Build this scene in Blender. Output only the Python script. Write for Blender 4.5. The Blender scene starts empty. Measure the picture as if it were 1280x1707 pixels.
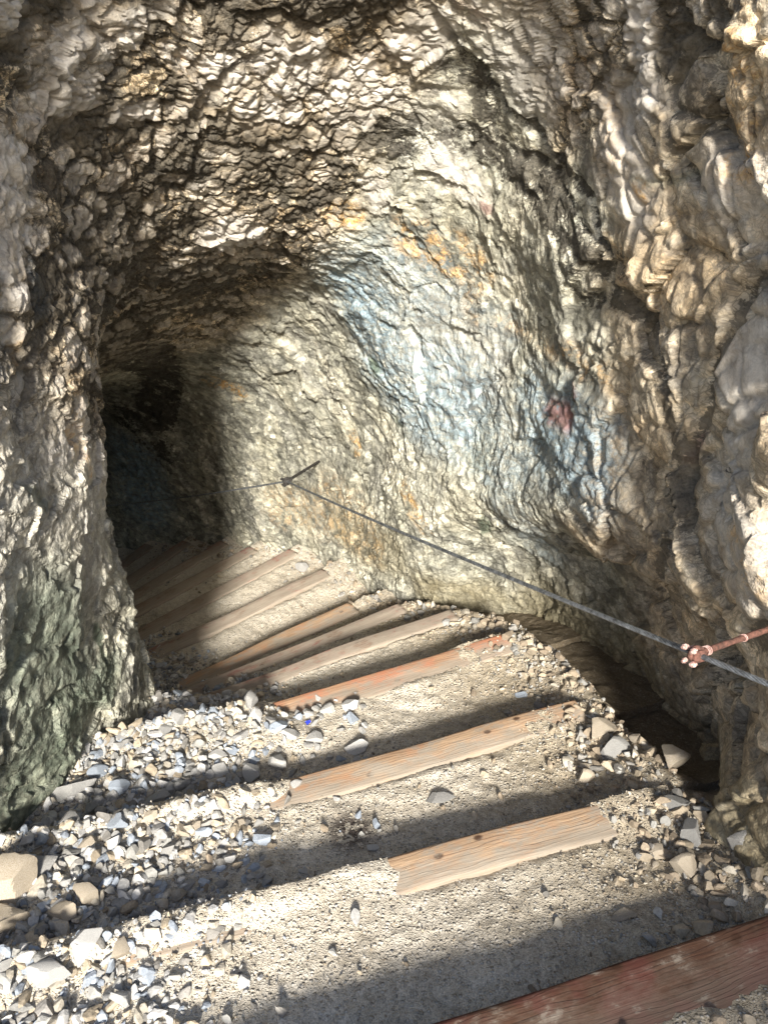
import bpy, bmesh, math
import numpy as np
from mathutils import Vector, Matrix

S = bpy.context.scene
COL = S.collection

# ------------------------------------------------------------------ camera
cam_d = bpy.data.cameras.new("camera")
cam = bpy.data.objects.new("camera", cam_d)
COL.objects.link(cam)
cam.location = (0, 0, 0)
cam.rotation_euler = (math.radians(60.0), 0, 0)
cam_d.sensor_fit = 'VERTICAL'
cam_d.sensor_height = 36.0
cam_d.lens = 26.0
cam_d.clip_start = 0.02
cam_d.clip_end = 400.0
S.camera = cam

# ------------------------------------------------------------------ light
SUN_EL, SUN_AZ = 31.0, -3.0        # the light travels forward (+y), drifting to the right by SUN_AZ
W = bpy.data.worlds.new("World")
S.world = W
W.use_nodes = True
wn = W.node_tree
wn.nodes.clear()
sky = wn.nodes.new('ShaderNodeTexSky')
sky.sky_type = 'NISHITA'
sky.sun_disc = False
sky.sun_elevation = math.radians(SUN_EL)
sky.sun_rotation = math.radians(180 + SUN_AZ)
sky.air_density = 1.0
sky.dust_density = 1.5
sky.ozone_density = 0.4
bg = wn.nodes.new('ShaderNodeBackground')
bg.inputs['Strength'].default_value = 0.07
wo = wn.nodes.new('ShaderNodeOutputWorld')
wn.links.new(sky.outputs[0], bg.inputs[0])
wn.links.new(bg.outputs[0], wo.inputs[0])

sun_d = bpy.data.lights.new("sun", 'SUN')
sun_d.energy = 4.2
sun_d.angle = math.radians(8.0)
sun_d.color = (1.0, 0.95, 0.86)
sun = bpy.data.objects.new("sun", sun_d)
COL.objects.link(sun)
_e, _a = math.radians(SUN_EL), math.radians(SUN_AZ)
SUNDIR = Vector((math.sin(_a) * math.cos(_e), math.cos(_a) * math.cos(_e), -math.sin(_e)))
sun.rotation_euler = SUNDIR.to_track_quat('-Z', 'Y').to_euler()
sun.location = (0, -5, 5)

S.view_settings.view_transform = 'Standard'
S.view_settings.look = 'None'
S.view_settings.exposure = 1.42
S.view_settings.gamma = 1.0
S.render.engine = 'CYCLES'
S.cycles.max_bounces = 4
S.cycles.diffuse_bounces = 4

# ================================================================== noise (numpy)
def _h(ix, iy, iz, s):
    with np.errstate(over='ignore'):
        h = (ix.astype(np.uint32) * np.uint32(374761393) + iy.astype(np.uint32) * np.uint32(668265263)
             + iz.astype(np.uint32) * np.uint32(2147483647) + np.uint32((s * 974634777 + 12345) & 0xffffffff))
        h = (h ^ (h >> np.uint32(13))) * np.uint32(1274126177)
        h = (h ^ (h >> np.uint32(15))) * np.uint32(2246822519)
        return h ^ (h >> np.uint32(16))

def _hf(ix, iy, iz, s):
    return (_h(ix, iy, iz, s) & np.uint32(0xffffff)).astype(np.float32) / np.float32(0xffffff)

def vnoise(P, f=1.0, s=0):
    """value noise, -1..1"""
    q = P * np.float32(f) + np.float32(37.13 + s * 1.7)
    i = np.floor(q)
    t = (q - i).astype(np.float32)
    t = t * t * t * (t * (t * 6 - 15) + 10)
    i = i.astype(np.int64)
    x, y, z = i[:, 0], i[:, 1], i[:, 2]
    r = np.zeros(len(P), np.float32)
    for dx in (0, 1):
        wx = t[:, 0] if dx else 1 - t[:, 0]
        for dy in (0, 1):
            wy = t[:, 1] if dy else 1 - t[:, 1]
            for dz in (0, 1):
                wz = t[:, 2] if dz else 1 - t[:, 2]
                r += wx * wy * wz * _hf(x + dx, y + dy, z + dz, s)
    return r * 2 - 1

def fbm(P, f, n=4, s=0, g=0.5):
    r = np.zeros(len(P), np.float32); a = 1.0; t = 0
    for k in range(n):
        r += a * vnoise(P, f * 2.03 ** k, s + k * 7); t += a; a *= g
    return r / t

def ridged(P, f, n=4, s=0):
    r = np.zeros(len(P), np.float32); a = 1.0; t = 0
    for k in range(n):
        r += a * (1 - np.abs(vnoise(P, f * 2.07 ** k, s + k * 11)) * 2); t += a; a *= 0.55
    return r / t

def facets(P, f, s=0, slope=1.0):
    """cells with a randomly tilted flat face each: returns height (cell units), F2-F1, random id"""
    q = (P * np.float32(f) + np.float32(11.7 + s)).astype(np.float32)
    i = np.floor(q).astype(np.int64)
    n = len(P)
    f1 = np.full(n, 9, np.float32); f2 = np.full(n, 9, np.float32)
    hh = np.zeros(n, np.float32); idv = np.zeros(n, np.float32)
    for dx in (-1, 0, 1):
        for dy in (-1, 0, 1):
            for dz in (-1, 0, 1):
                cx, cy, cz = i[:, 0] + dx, i[:, 1] + dy, i[:, 2] + dz
                h = _h(cx, cy, cz, s)
                a = (h & np.uint32(1023)).astype(np.float32) / 1023
                b = ((h >> np.uint32(10)) & np.uint32(1023)).astype(np.float32) / 1023
                c = ((h >> np.uint32(20)) & np.uint32(1023)).astype(np.float32) / 1023
                ex = q[:, 0] - cx - a; ey = q[:, 1] - cy - b; ez = q[:, 2] - cz - c
                d = ex * ex + ey * ey + ez * ez
                m = d < f1
                f2 = np.where(m, f1, np.minimum(f2, d))
                h2 = h * np.uint32(2654435761)
                a2 = (h2 & np.uint32(1023)).astype(np.float32) / 511.5 - 1
                b2 = ((h2 >> np.uint32(10)) & np.uint32(1023)).astype(np.float32) / 511.5 - 1
                c2 = ((h2 >> np.uint32(20)) & np.uint32(1023)).astype(np.float32) / 511.5 - 1
                hv = (ex * a2 + ey * b2 + ez * c2) * slope + (a2 * b2) * 0.28
                hh = np.where(m, hv, hh)
                idv = np.where(m, a2 * 0.5 + 0.5, idv)
                f1 = np.where(m, d, f1)
    return hh, np.sqrt(f2) - np.sqrt(f1), idv

def sstep(a, b, x):
    t = np.clip((x - a) / (b - a), 0, 1)
    return t * t * (3 - 2 * t)

# ================================================================== tunnel layout
# one ring per stair edge (u = 0 is the step at the viewer's feet): left base, right base, headroom
RINGS = [  # u,   Bl,            Br,           H
    (-3, (-1.75, -1.10), (1.75, -0.85), 3.3),
    (-2, (-1.45, -0.55), (1.45, -0.15), 3.2),
    (-1, (-1.28, -0.05), (1.12, 0.45), 3.05),
    (0, (-1.20, 0.38), (0.98, 1.02), 2.95),
    (1, (-1.14, 0.92), (0.92, 1.53), 2.85),
    (2, (-1.12, 1.42), (0.86, 2.10), 2.75),
    (3, (-1.12, 1.98), (0.72, 2.76), 2.68),
    (4, (-1.14, 2.34), (0.48, 3.20), 2.58),
    (5, (-1.22, 2.58), (0.22, 3.54), 2.40),
    (6, (-1.42, 2.80), (-0.02, 3.86), 2.18),
    (7, (-1.80, 3.20), (-0.33, 4.50), 2.00),
    (8, (-2.10, 3.48), (-0.68, 5.04), 1.88),
    (9, (-2.40, 3.86), (-1.08, 5.38), 1.84),
    (10, (-2.65, 4.10), (-1.45, 5.78), 1.80),
    (11, (-2.95, 4.30), (-1.90, 6.10), 1.80),
    (12, (-3.25, 4.60), (-2.38, 6.36), 1.80),
    (13, (-3.70, 4.90), (-2.98, 6.62), 1.80),
    (14, (-4.30, 5.15), (-3.90, 6.85), 1.75),
    (15, (-5.20, 5.30), (-5.00, 6.95), 1.70),
]
RU = np.array([r[0] for r in RINGS], float)
RT = np.array([[*r[1], *r[2], r[3]] for r in RINGS], float)
RISE = 0.2

def near_scale(u):
    # the first risers are lower than the ones further down
    return np.interp(u, [0, 1, 2, 3, 4, 5, 15], [1, .967, .935, .914, .904, .9, .9])

def ring(u):
    """smooth interpolation of the ring table"""
    u = np.asarray(u, float)
    i = np.clip(np.floor(u - RU[0]).astype(int), 0, len(RU) - 2)
    t = (u - RU[0] - i)[..., None]
    g = lambda k: RT[np.clip(k, 0, len(RU) - 1)]
    p0, p1, p2, p3 = g(i - 1), g(i), g(i + 1), g(i + 2)
    return near_scale(u)[..., None] * 0.5 * ((2 * p1) + (-p0 + p2) * t + (2 * p0 - 5 * p1 + 4 * p2 - p3) * t * t + (-p0 + 3 * p1 - 3 * p2 + p3) * t ** 3)

def floor_z(u):
    return (-1.6 - RISE * u) * near_scale(u)


def shell_point(u, t):
    """t = 0 right base .. 1 left base"""
    R = ring(u)
    bl, br, H = R[..., 0:2], R[..., 2:4], R[..., 4]
    th = np.pi * t
    c, s_ = np.cos(th), np.sin(th)
    ex = 0.62 + 0.0 * u
    X = np.sign(c) * np.abs(c) ** ex
    Zn = np.abs(s_) ** 0.72
    z0 = floor_z(u) - 0.45
    z = z0 + (H + 0.45) * Zn
    mid = (bl + br) / 2; half = (br - bl) / 2
    hl = np.linalg.norm(half, axis=-1)
    # height above the treads
    ha = z - floor_z(u)
    off = np.zeros_like(z)
    # right side: the wall swells out above the hand rail in front, leaving a recess by the treads
    wr = sstep(0.0, 0.5, c)
    near = 1 - sstep(2.2, 4.5, u)
    off -= wr * near * 0.07 * sstep(0.35, 0.75, ha) * (1 - sstep(1.3, 2.2, ha))
    off += wr * 0.26 * sstep(0.3, 1.6, u) * (1 - sstep(3.8, 5.2, u)) * (1 - sstep(0.25, 0.60, ha))
    # the bowl: hollowed wall between hand rail and roof further in
    bowl = sstep(2.5, 4.0, u) * (1 - sstep(6.0, 8.0, u))
    off += wr * bowl * 0.10 * sstep(0.3, 1.0, ha)
    # the left corner spreads towards the steps at its foot
    wl = sstep(0.0, 0.5, -c)
    off += wl * 0.10 * np.exp(-((u - 4.0) / 1.3) ** 2) * (1 - sstep(0.1, 1.4, ha))
    X = X + off / hl
    xy = mid + half * X[..., None]
    return np.concatenate([xy, z[..., None]], -1)
FEATURES = {
 'dark': [
  ([(-0.93, 1.84, -0.54), (-0.9, 2.04, -0.47), (-0.87, 2.31, -0.39), (-0.79, 2.53, -0.3), (-0.66, 2.6, -0.19)], 0.059, 0.8),
  ([(-0.78, 2.19, -0.1), (-0.71, 2.42, -0.1), (-0.58, 2.6, -0.11), (-0.39, 2.77, -0.15), (-0.18, 2.85, -0.12), (0.06, 2.92, -0.17), (0.26, 2.83, -0.15), (0.42, 2.68, -0.21)], 0.058, 0.75),
  ([(-0.59, 2.44, 0.04), (-0.62, 2.49, -0.05)], 0.024, 0.5),
  ([(-0.81, 1.82, 0.02), (-0.77, 1.92, 0.07), (-0.73, 1.99, 0.13)], 0.029, 0.6),
  ([(-0.82, 2.35, -0.28), (-0.79, 2.66, -0.39), (-0.82, 2.86, -0.57), (-0.71, 3.17, -0.68)], 0.16, 0.28),
  ([(-0.62, 2.66, -0.21), (-0.43, 2.84, -0.26), (-0.28, 2.98, -0.31), (-0.07, 3.02, -0.29)], 0.096, 0.4),
  ([(-0.9, 2.14, -0.49), (-1.07, 3.16, -0.82), (-0.88, 3.47, -0.88), (-0.58, 3.38, -0.74)], 0.122, 0.35),
  ([(-1.26, 3.28, -0.98), (-1.09, 3.46, -0.95), (-0.82, 3.79, -1.01)], 0.1, 0.35),
  ([(0.0, 2.59, 0.19), (0.11, 2.65, 0.14), (0.24, 2.73, 0.02), (0.37, 2.71, -0.12)], 0.048, 0.7),
  ([(0.42, 2.68, -0.21), (0.53, 2.44, -0.33), (0.58, 2.25, -0.43), (0.57, 2.33, -0.54)], 0.063, 0.8),
  ([(0.57, 2.33, -0.54), (0.63, 2.07, -0.55), (0.67, 1.94, -0.61), (0.72, 1.81, -0.75), (0.75, 1.71, -0.86), (0.76, 1.68, -1.05), (0.78, 1.77, -1.23)], 0.025, 0.8),
  ([(-0.72, 1.98, 0.15), (-0.54, 2.32, 0.18), (-0.24, 2.54, 0.16), (-0.03, 2.58, 0.19)], 0.04, 0.5),
  ([(-1.23, 3.26, -0.95), (-1.43, 4.09, -1.33), (-1.5, 4.88, -1.76), (-1.77, 5.29, -2.2)], 0.148, 1.0),  # tunnel shade painted into the rock, this entry and the next
  ([(-2.05, 5.43, -2.25), (-1.81, 5.45, -2.58)], 0.192, 0.6),
  ([(-0.5, 3.89, -1.14), (-0.3, 3.85, -1.33), (-0.25, 3.91, -1.62)], 0.052, 0.4),
  ([(0.6, 1.87, 0.11), (0.63, 1.85, -0.0), (0.68, 1.72, -0.09)], 0.048, 0.5),
  ([(-0.96, 1.76, -0.76), (-0.95, 1.84, -0.72), (-0.94, 1.82, -0.6)], 0.019, 0.7),
  ([(-0.97, 2.28, -0.86), (-0.97, 2.28, -0.83)], 0.019, 0.4),
  ([(0.57, 2.26, -0.38), (0.62, 2.08, -0.43)], 0.034, 0.6),
  ([(-0.64, 3.09, -0.61), (-0.49, 3.17, -0.6)], 0.073, 0.5),
  ([(0.71, 1.92, -0.96), (0.76, 1.7, -0.96)], 0.037, 0.5),
  ([(0.5, 2.85, -1.03), (0.28, 3.14, -1.16), (0.16, 3.27, -1.18)], 0.021, 0.4),
 ],
 'crack': [
  ([(0.74, 1.47, -0.33), (0.73, 1.57, -0.36), (0.72, 1.62, -0.42), (0.73, 1.63, -0.53), (0.73, 1.67, -0.63), (0.74, 1.71, -0.82), (0.75, 1.7, -0.92)], 0.019, 1),
  ([(0.65, 1.71, 0.14), (0.66, 1.7, 0.06), (0.67, 1.7, -0.04)], 0.012, 1),
  ([(0.67, 1.7, -0.04), (0.68, 1.72, -0.17), (0.71, 1.65, -0.31)], 0.009, 0.7),
  ([(0.6, 1.83, 0.15), (0.63, 1.82, 0.07), (0.62, 1.88, -0.01), (0.64, 1.86, -0.12), (0.68, 1.76, -0.21)], 0.014, 0.8),
  ([(0.68, 1.63, 0.08), (0.7, 1.6, -0.12), (0.73, 1.55, -0.29)], 0.007, 0.7),
  ([(0.09, 2.56, 0.22), (0.24, 2.69, 0.06), (0.39, 2.64, -0.07), (0.49, 2.5, -0.19), (0.56, 2.26, -0.28), (0.58, 2.2, -0.37), (0.6, 2.18, -0.51)], 0.016, 0.8),
  ([(0.6, 2.18, -0.51), (0.66, 1.96, -0.55), (0.68, 1.91, -0.63), (0.71, 1.83, -0.69)], 0.015, 0.8),
  ([(0.55, 2.02, 0.11), (0.59, 2.0, -0.04), (0.63, 1.91, -0.13), (0.65, 1.9, -0.26)], 0.008, 0.5),
  ([(0.44, 2.64, -0.2), (0.55, 2.31, -0.27)], 0.014, 0.6),
  ([(0.85, 1.29, -1.06), (0.87, 1.38, -1.17)], 0.029, 0.9),
  ([(0.78, 1.4, -0.59), (0.77, 1.53, -0.69), (0.75, 1.63, -0.68)], 0.01, 0.7),
  ([(0.78, 1.64, -1.11), (0.76, 1.68, -1.01), (0.74, 1.78, -0.92)], 0.017, 0.7),
  ([(-0.96, 1.79, -0.74), (-0.95, 1.86, -0.67), (-0.94, 1.83, -0.61), (-0.93, 1.77, -0.53)], 0.014, 0.7),
  ([(-1.02, 1.47, -1.74), (-0.99, 1.69, -1.81)], 0.011, 0.3),
 ],
 'pale': [
  ([(-0.23, 2.65, 0.06), (-0.31, 2.58, 0.09)], 0.072, 0.9),
  ([(0.1, 2.7, 0.09), (0.15, 2.65, 0.14)], 0.073, 0.8),
  ([(-0.09, 2.74, 0.03), (-0.0, 2.8, -0.02)], 0.062, 0.8),
  ([(-0.64, 2.27, 0.11), (-0.68, 2.18, 0.11)], 0.053, 0.7),
  ([(-0.79, 2.07, -0.04), (-0.75, 2.19, -0.03)], 0.048, 0.7),
  ([(0.68, 1.72, -0.17), (0.71, 1.6, -0.17)], 0.062, 0.6),
  ([(0.75, 1.53, -0.53), (0.78, 1.46, -0.7)], 0.078, 0.7),
  ([(0.2, 2.92, -0.24), (0.35, 2.84, -0.34)], 0.06, 0.6),
  ([(-0.04, 3.02, -0.29), (0.01, 3.06, -0.36)], 0.05, 0.6),
  ([(-0.85, 1.92, -0.19), (-0.9, 1.84, -0.34), (-0.87, 1.9, -0.26)], 0.083, 0.9),
  ([(-0.56, 2.95, -0.47), (-0.56, 2.98, -0.49)], 0.096, 0.9),
  ([(-0.76, 1.81, 0.14), (-0.74, 1.9, 0.14)], 0.06, 1),
  ([(0.35, 2.54, 0.1), (0.43, 2.49, -0.0), (0.35, 2.48, 0.16)], 0.121, 0.6),
  ([(0.55, 1.99, 0.15), (0.59, 1.97, -0.01)], 0.044, 0.85),
  ([(0.56, 2.11, -0.04), (0.61, 2.04, -0.25)], 0.084, 0.7),
  ([(-0.44, 2.56, 0.03), (-0.37, 2.67, -0.04)], 0.11, 0.5),
  ([(-0.16, 2.78, -0.04), (-0.08, 2.83, -0.07)], 0.06, 0.6),
  ([(-0.76, 2.03, 0.04), (-0.74, 2.13, 0.04)], 0.058, 0.5),
  ([(-0.55, 2.49, 0.03), (-0.55, 2.55, -0.04)], 0.053, 0.5),
  ([(0.74, 1.52, -0.45), (0.76, 1.49, -0.51)], 0.063, 0.7),
  ([(0.79, 1.48, -0.85), (0.81, 1.4, -0.93)], 0.124, 0.55),
  ([(0.55, 2.26, -0.2), (0.56, 2.21, -0.22)], 0.033, 0.3),
  ([(0.13, 2.86, -0.09), (0.05, 2.8, -0.02), (0.21, 2.81, -0.07)], 0.06, 0.4),
  ([(-0.86, 2.3, -0.35), (-0.89, 2.46, -0.47)], 0.026, 0.9),
  ([(0.4, 3.0, -1.03), (0.25, 3.13, -0.92)], 0.204, 0.3),
  ([(0.7, 1.67, -0.2), (0.72, 1.59, -0.27)], 0.056, 0.4),
  ([(-0.73, 2.34, -0.08), (-0.69, 2.43, -0.08)], 0.031, 0.8),
  ([(-0.96, 1.93, -0.92), (-0.96, 2.04, -0.86)], 0.053, 0.4),
 ],
 'blue': [
  ([(-0.12, 3.36, -0.82), (-0.06, 3.4, -0.99)], 0.164, 0.9),
  ([(0.07, 3.35, -1.21), (0.34, 3.09, -1.18)], 0.247, 0.75),
  ([(0.65, 2.21, -1.08), (0.6, 2.54, -1.11)], 0.19, 0.8),
  ([(0.16, 3.14, -0.72), (-0.09, 3.25, -0.67)], 0.202, 0.5),
  ([(0.44, 2.98, -1.25), (0.54, 2.77, -1.32)], 0.203, 0.5),
  ([(0.56, 2.69, -1.39), (0.73, 2.86, -1.79)], 0.13, 0.35),
  ([(-0.9, 1.94, -0.43), (-0.91, 1.97, -0.49)], 0.039, 0.5),
  ([(0.73, 1.55, -0.37), (0.64, 1.87, -0.16)], 0.026, 0.2),
  ([(0.4, 2.94, -0.77), (0.48, 2.83, -0.83)], 0.094, 0.3),
  ([(-2.13, 5.69, -3.16), (-2.1, 5.62, -2.78)], 0.259, 1.0),
 ],
 'ochre': [
  ([(-0.2, 3.07, -0.41), (-0.11, 3.1, -0.42)], 0.04, 1.0),
  ([(0.13, 3.09, -0.52), (0.25, 3.03, -0.57), (0.36, 2.94, -0.62)], 0.089, 0.75),
  ([(-1.15, 4.64, -1.67), (-0.98, 4.6, -1.76)], 0.055, 1.0),
  ([(-0.2, 3.87, -1.76), (-0.18, 3.84, -1.82)], 0.048, 0.8),
  ([(0.11, 3.33, -1.76), (0.16, 3.25, -1.85), (0.2, 3.19, -1.92)], 0.039, 0.8),
  ([(0.62, 2.0, -0.23), (0.62, 1.98, -0.24)], 0.033, 0.8),
  ([(-0.84, 2.09, -0.22), (-0.84, 2.13, -0.24)], 0.038, 0.6),
  ([(-0.94, 2.04, -0.71), (-0.96, 2.04, -0.86), (-0.96, 2.06, -1.04)], 0.029, 0.6),
  ([(-1.04, 2.72, -0.75), (-1.1, 3.15, -0.84)], 0.033, 0.7),
  ([(0.66, 1.68, 0.09), (0.69, 1.64, -0.0), (0.69, 1.65, -0.11)], 0.056, 0.8),
  ([(0.69, 1.72, -0.32), (0.7, 1.76, -0.52), (0.7, 1.71, -0.39)], 0.055, 0.35),
  ([(0.61, 2.08, -0.4), (0.66, 1.92, -0.5)], 0.064, 0.4),
  ([(0.46, 2.86, -0.8), (0.54, 2.66, -0.8), (0.65, 2.09, -0.78)], 0.034, 0.45),
  ([(0.81, 1.4, -0.89), (0.83, 1.32, -0.93)], 0.037, 0.6),
  ([(0.69, 1.9, -0.69), (0.66, 1.89, -0.38)], 0.028, 0.4),
  ([(0.6, 2.12, -0.39), (0.66, 1.88, -0.41)], 0.063, 0.35),
  ([(-0.75, 4.65, -2.63), (-0.11, 3.64, -2.26), (-0.35, 4.11, -2.28)], 0.155, 0.4),
  ([(0.3, 3.0, -0.6), (0.38, 2.96, -0.77)], 0.052, 0.45),
  ([(0.59, 2.39, -0.76), (0.66, 2.06, -0.75)], 0.037, 0.35),
  ([(-0.55, 2.49, 0.03), (-0.57, 2.44, 0.05)], 0.024, 0.5),
  ([(-0.93, 1.84, -0.54), (-0.94, 1.78, -0.59)], 0.018, 0.6),
  ([(0.55, 2.14, -0.04), (0.58, 2.12, -0.15)], 0.046, 0.35),
  ([(-0.81, 2.33, -0.24), (-0.76, 2.35, -0.13)], 0.017, 0.4),
 ],
 'red': [
  ([(0.6, 2.48, -1.01), (0.61, 2.36, -0.98)], 0.046, 0.8),
  ([(0.39, 2.81, -0.37), (0.4, 2.81, -0.37)], 0.025, 0.6),
  ([(0.23, 2.55, 0.19), (0.28, 2.55, 0.16)], 0.034, 0.35),
  ([(0.74, 1.71, -0.84), (0.74, 1.68, -0.77)], 0.018, 0.5),
  ([(0.61, 2.33, -0.84), (0.62, 2.3, -0.88)], 0.016, 0.5),
 ],
 'green': [
  ([(-1.0, 1.63, -1.37), (-1.0, 1.64, -1.67), (-1.02, 1.44, -1.81)], 0.193, 0.75),
  ([(-0.96, 1.87, -1.74), (-0.99, 1.7, -1.69)], 0.097, 0.8),
  ([(-0.96, 1.92, -1.54), (-0.96, 1.9, -1.68)], 0.014, 0.9),
  ([(-0.05, 3.47, -1.18), (-0.05, 3.48, -1.21)], 0.035, 0.9),
  ([(0.47, 2.96, -1.71), (0.49, 3.03, -1.81)], 0.028, 0.8),
  ([(0.02, 3.47, -1.48), (0.05, 3.43, -1.49)], 0.027, 0.5),
  ([(0.61, 2.03, -0.2), (0.67, 1.77, -0.16)], 0.011, 0.5),
  ([(-0.98, 1.71, -0.94), (-0.98, 1.79, -1.02)], 0.02, 0.5),
  ([(-0.33, 2.99, -0.36), (-0.4, 2.9, -0.3)], 0.031, 0.5),
  ([(0.48, 2.92, -1.22), (0.44, 2.95, -1.42)], 0.078, 0.2),
 ],
 'olive': [
  ([(0.79, 2.84, -2.34), (1.01, 2.24, -2.12), (1.07, 1.94, -2.29), (0.95, 1.29, -1.9)], 0.257, 0.9),
  ([(0.52, 3.08, -2.33), (0.21, 3.19, -2.34)], 0.126, 0.8),
  ([(0.94, 1.21, -1.56), (0.95, 1.15, -1.7)], 0.089, 0.8),
  ([(-0.27, 3.99, -2.44), (0.02, 3.39, -2.23)], 0.142, 0.6),
 ],
}

# ================================================================== helpers
def tag(o, label=None, cat=None, group=None, kind=None):
    if label: o['label'] = label
    if cat: o['category'] = cat
    if group: o['group'] = group
    if kind: o['kind'] = kind
    return o

def mesh_obj(name, V, Fq, mat, parent=None, smooth=True, attrs=None):
    """V (n,3) float, Fq (m,k) int faces all of one size"""
    me = bpy.data.meshes.new(name)
    V = np.asarray(V, np.float32); Fq = np.asarray(Fq, np.int32)
    m, k = Fq.shape
    me.vertices.add(len(V)); me.vertices.foreach_set('co', V.ravel())
    me.loops.add(m * k); me.loops.foreach_set('vertex_index', Fq.ravel())
    me.polygons.add(m)
    me.polygons.foreach_set('loop_start', np.arange(0, m * k, k, dtype=np.int32))
    me.polygons.foreach_set('loop_total', np.full(m, k, np.int32))
    me.polygons.foreach_set('use_smooth', np.full(m, bool(smooth)))
    me.update(calc_edges=True)
    for an, arr in (attrs or {}).items():
        a = me.attributes.new(an, 'FLOAT_COLOR', 'POINT')
        c = np.ones((len(V), 4), np.float32); c[:, :arr.shape[1]] = arr
        a.data.foreach_set('color', c.ravel())
    if mat: me.materials.append(mat)
    o = bpy.data.objects.new(name, me)
    COL.objects.link(o)
    if parent: o.parent = parent
    return o

def empty(name, loc):
    o = bpy.data.objects.new(name, None)
    o.empty_display_size = 0.1
    o.location = loc
    COL.objects.link(o)
    return o

class NT:
    """small shorthand for node trees"""
    def __init__(s, name):
        s.mat = bpy.data.materials.new(name); s.mat.use_nodes = True
        s.t = s.mat.node_tree; s.t.nodes.clear()
        s.out = s.t.nodes.new('ShaderNodeOutputMaterial')
        s.b = s.t.nodes.new('ShaderNodeBsdfPrincipled')
        s.t.links.new(s.b.outputs[0], s.out.inputs[0])
        s.co = s.t.nodes.new('ShaderNodeTexCoord').outputs['Object']
    def put(s, sock, v):
        if isinstance(v, bpy.types.NodeSocket): s.t.links.new(v, sock)
        elif v is not None:
            try: sock.default_value = v
            except Exception: sock.default_value = (*v, 1.0)
    def math(s, op, a, b=None, clamp=False):
        n = s.t.nodes.new('ShaderNodeMath'); n.operation = op; n.use_clamp = clamp
        s.put(n.inputs[0], a)
        if b is not None: s.put(n.inputs[1], b)
        return n.outputs[0]
    def vmath(s, op, a, b=None):
        n = s.t.nodes.new('ShaderNodeVectorMath'); n.operation = op
        s.put(n.inputs[0], a)
        if b is not None:
            s.put(n.inputs['Scale'] if op == 'SCALE' else n.inputs[1], b)
        return n.outputs['Value'] if op in ('DOT_PRODUCT', 'LENGTH') else n.outputs[0]
    def noise(s, vec, scale, detail=3, rough=0.55, dist=0.0, col=False):
        n = s.t.nodes.new('ShaderNodeTexNoise'); s.put(n.inputs['Vector'], vec)
        n.inputs['Scale'].default_value = scale; n.inputs['Detail'].default_value = detail
        n.inputs['Roughness'].default_value = rough; n.inputs['Distortion'].default_value = dist
        return n.outputs['Color' if col else 'Fac']
    def vor(s, vec, scale, feature='F1', rnd=1.0):
        n = s.t.nodes.new('ShaderNodeTexVoronoi'); n.feature = feature
        s.put(n.inputs['Vector'], vec); n.inputs['Scale'].default_value = scale
        n.inputs['Randomness'].default_value = rnd
        return n
    def ramp(s, f, pts, mode='LINEAR'):
        n = s.t.nodes.new('ShaderNodeValToRGB'); s.put(n.inputs[0], f)
        n.color_ramp.interpolation = mode
        e = n.color_ramp.elements
        while len(e) < len(pts): e.new(0.5)
        for q, (p, c) in zip(e, pts):
            q.position = p; q.color = (*c, 1) if not np.isscalar(c) else (c, c, c, 1)
        return n.outputs[0]
    def mix(s, f, a, b, mode='MIX'):
        n = s.t.nodes.new('ShaderNodeMix'); n.data_type = 'RGBA'; n.blend_type = mode
        s.put(n.inputs[0], f); s.put(n.inputs[6], a); s.put(n.inputs[7], b)
        return n.outputs[2]
    def maprange(s, v, a, b, c=0.0, d=1.0):
        n = s.t.nodes.new('ShaderNodeMapRange'); n.interpolation_type = 'SMOOTHSTEP'
        s.put(n.inputs[0], v)
        for i, x in enumerate((a, b, c, d)): s.put(n.inputs[i + 1], x)
        return n.outputs[0]
    def attr(s, name):
        n = s.t.nodes.new('ShaderNodeAttribute'); n.attribute_name = name
        q = s.t.nodes.new('ShaderNodeSeparateColor'); s.t.links.new(n.outputs['Color'], q.inputs[0])
        return q.outputs[0], q.outputs[1], q.outputs[2]
    def facet_h(s, vec, scale):
        """height of randomly tilted facets (chipped stone)"""
        v = s.vor(vec, scale)
        d = s.vmath('SUBTRACT', vec, v.outputs['Position'])
        # Position comes back in texture space divided by scale
        r = s.vmath('SUBTRACT', v.outputs['Color'], (0.5, 0.5, 0.5))
        return s.math('MULTIPLY', s.vmath('DOT_PRODUCT', d, r), scale), v
    def bump(s, h, strength, dist, prev=None):
        n = s.t.nodes.new('ShaderNodeBump'); s.put(n.inputs['Height'], h)
        n.inputs['Strength'].default_value = strength; n.inputs['Distance'].default_value = dist
        if prev is not None: s.t.links.new(prev, n.inputs['Normal'])
        return n.outputs[0]
    def done(s, color, rough, normal=None, spec=0.3):
        s.put(s.b.inputs['Base Color'], color); s.put(s.b.inputs['Roughness'], rough)
        s.b.inputs['Specular IOR Level'].default_value = spec
        if normal is not None: s.t.links.new(normal, s.b.inputs['Normal'])
        return s.mat

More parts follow.
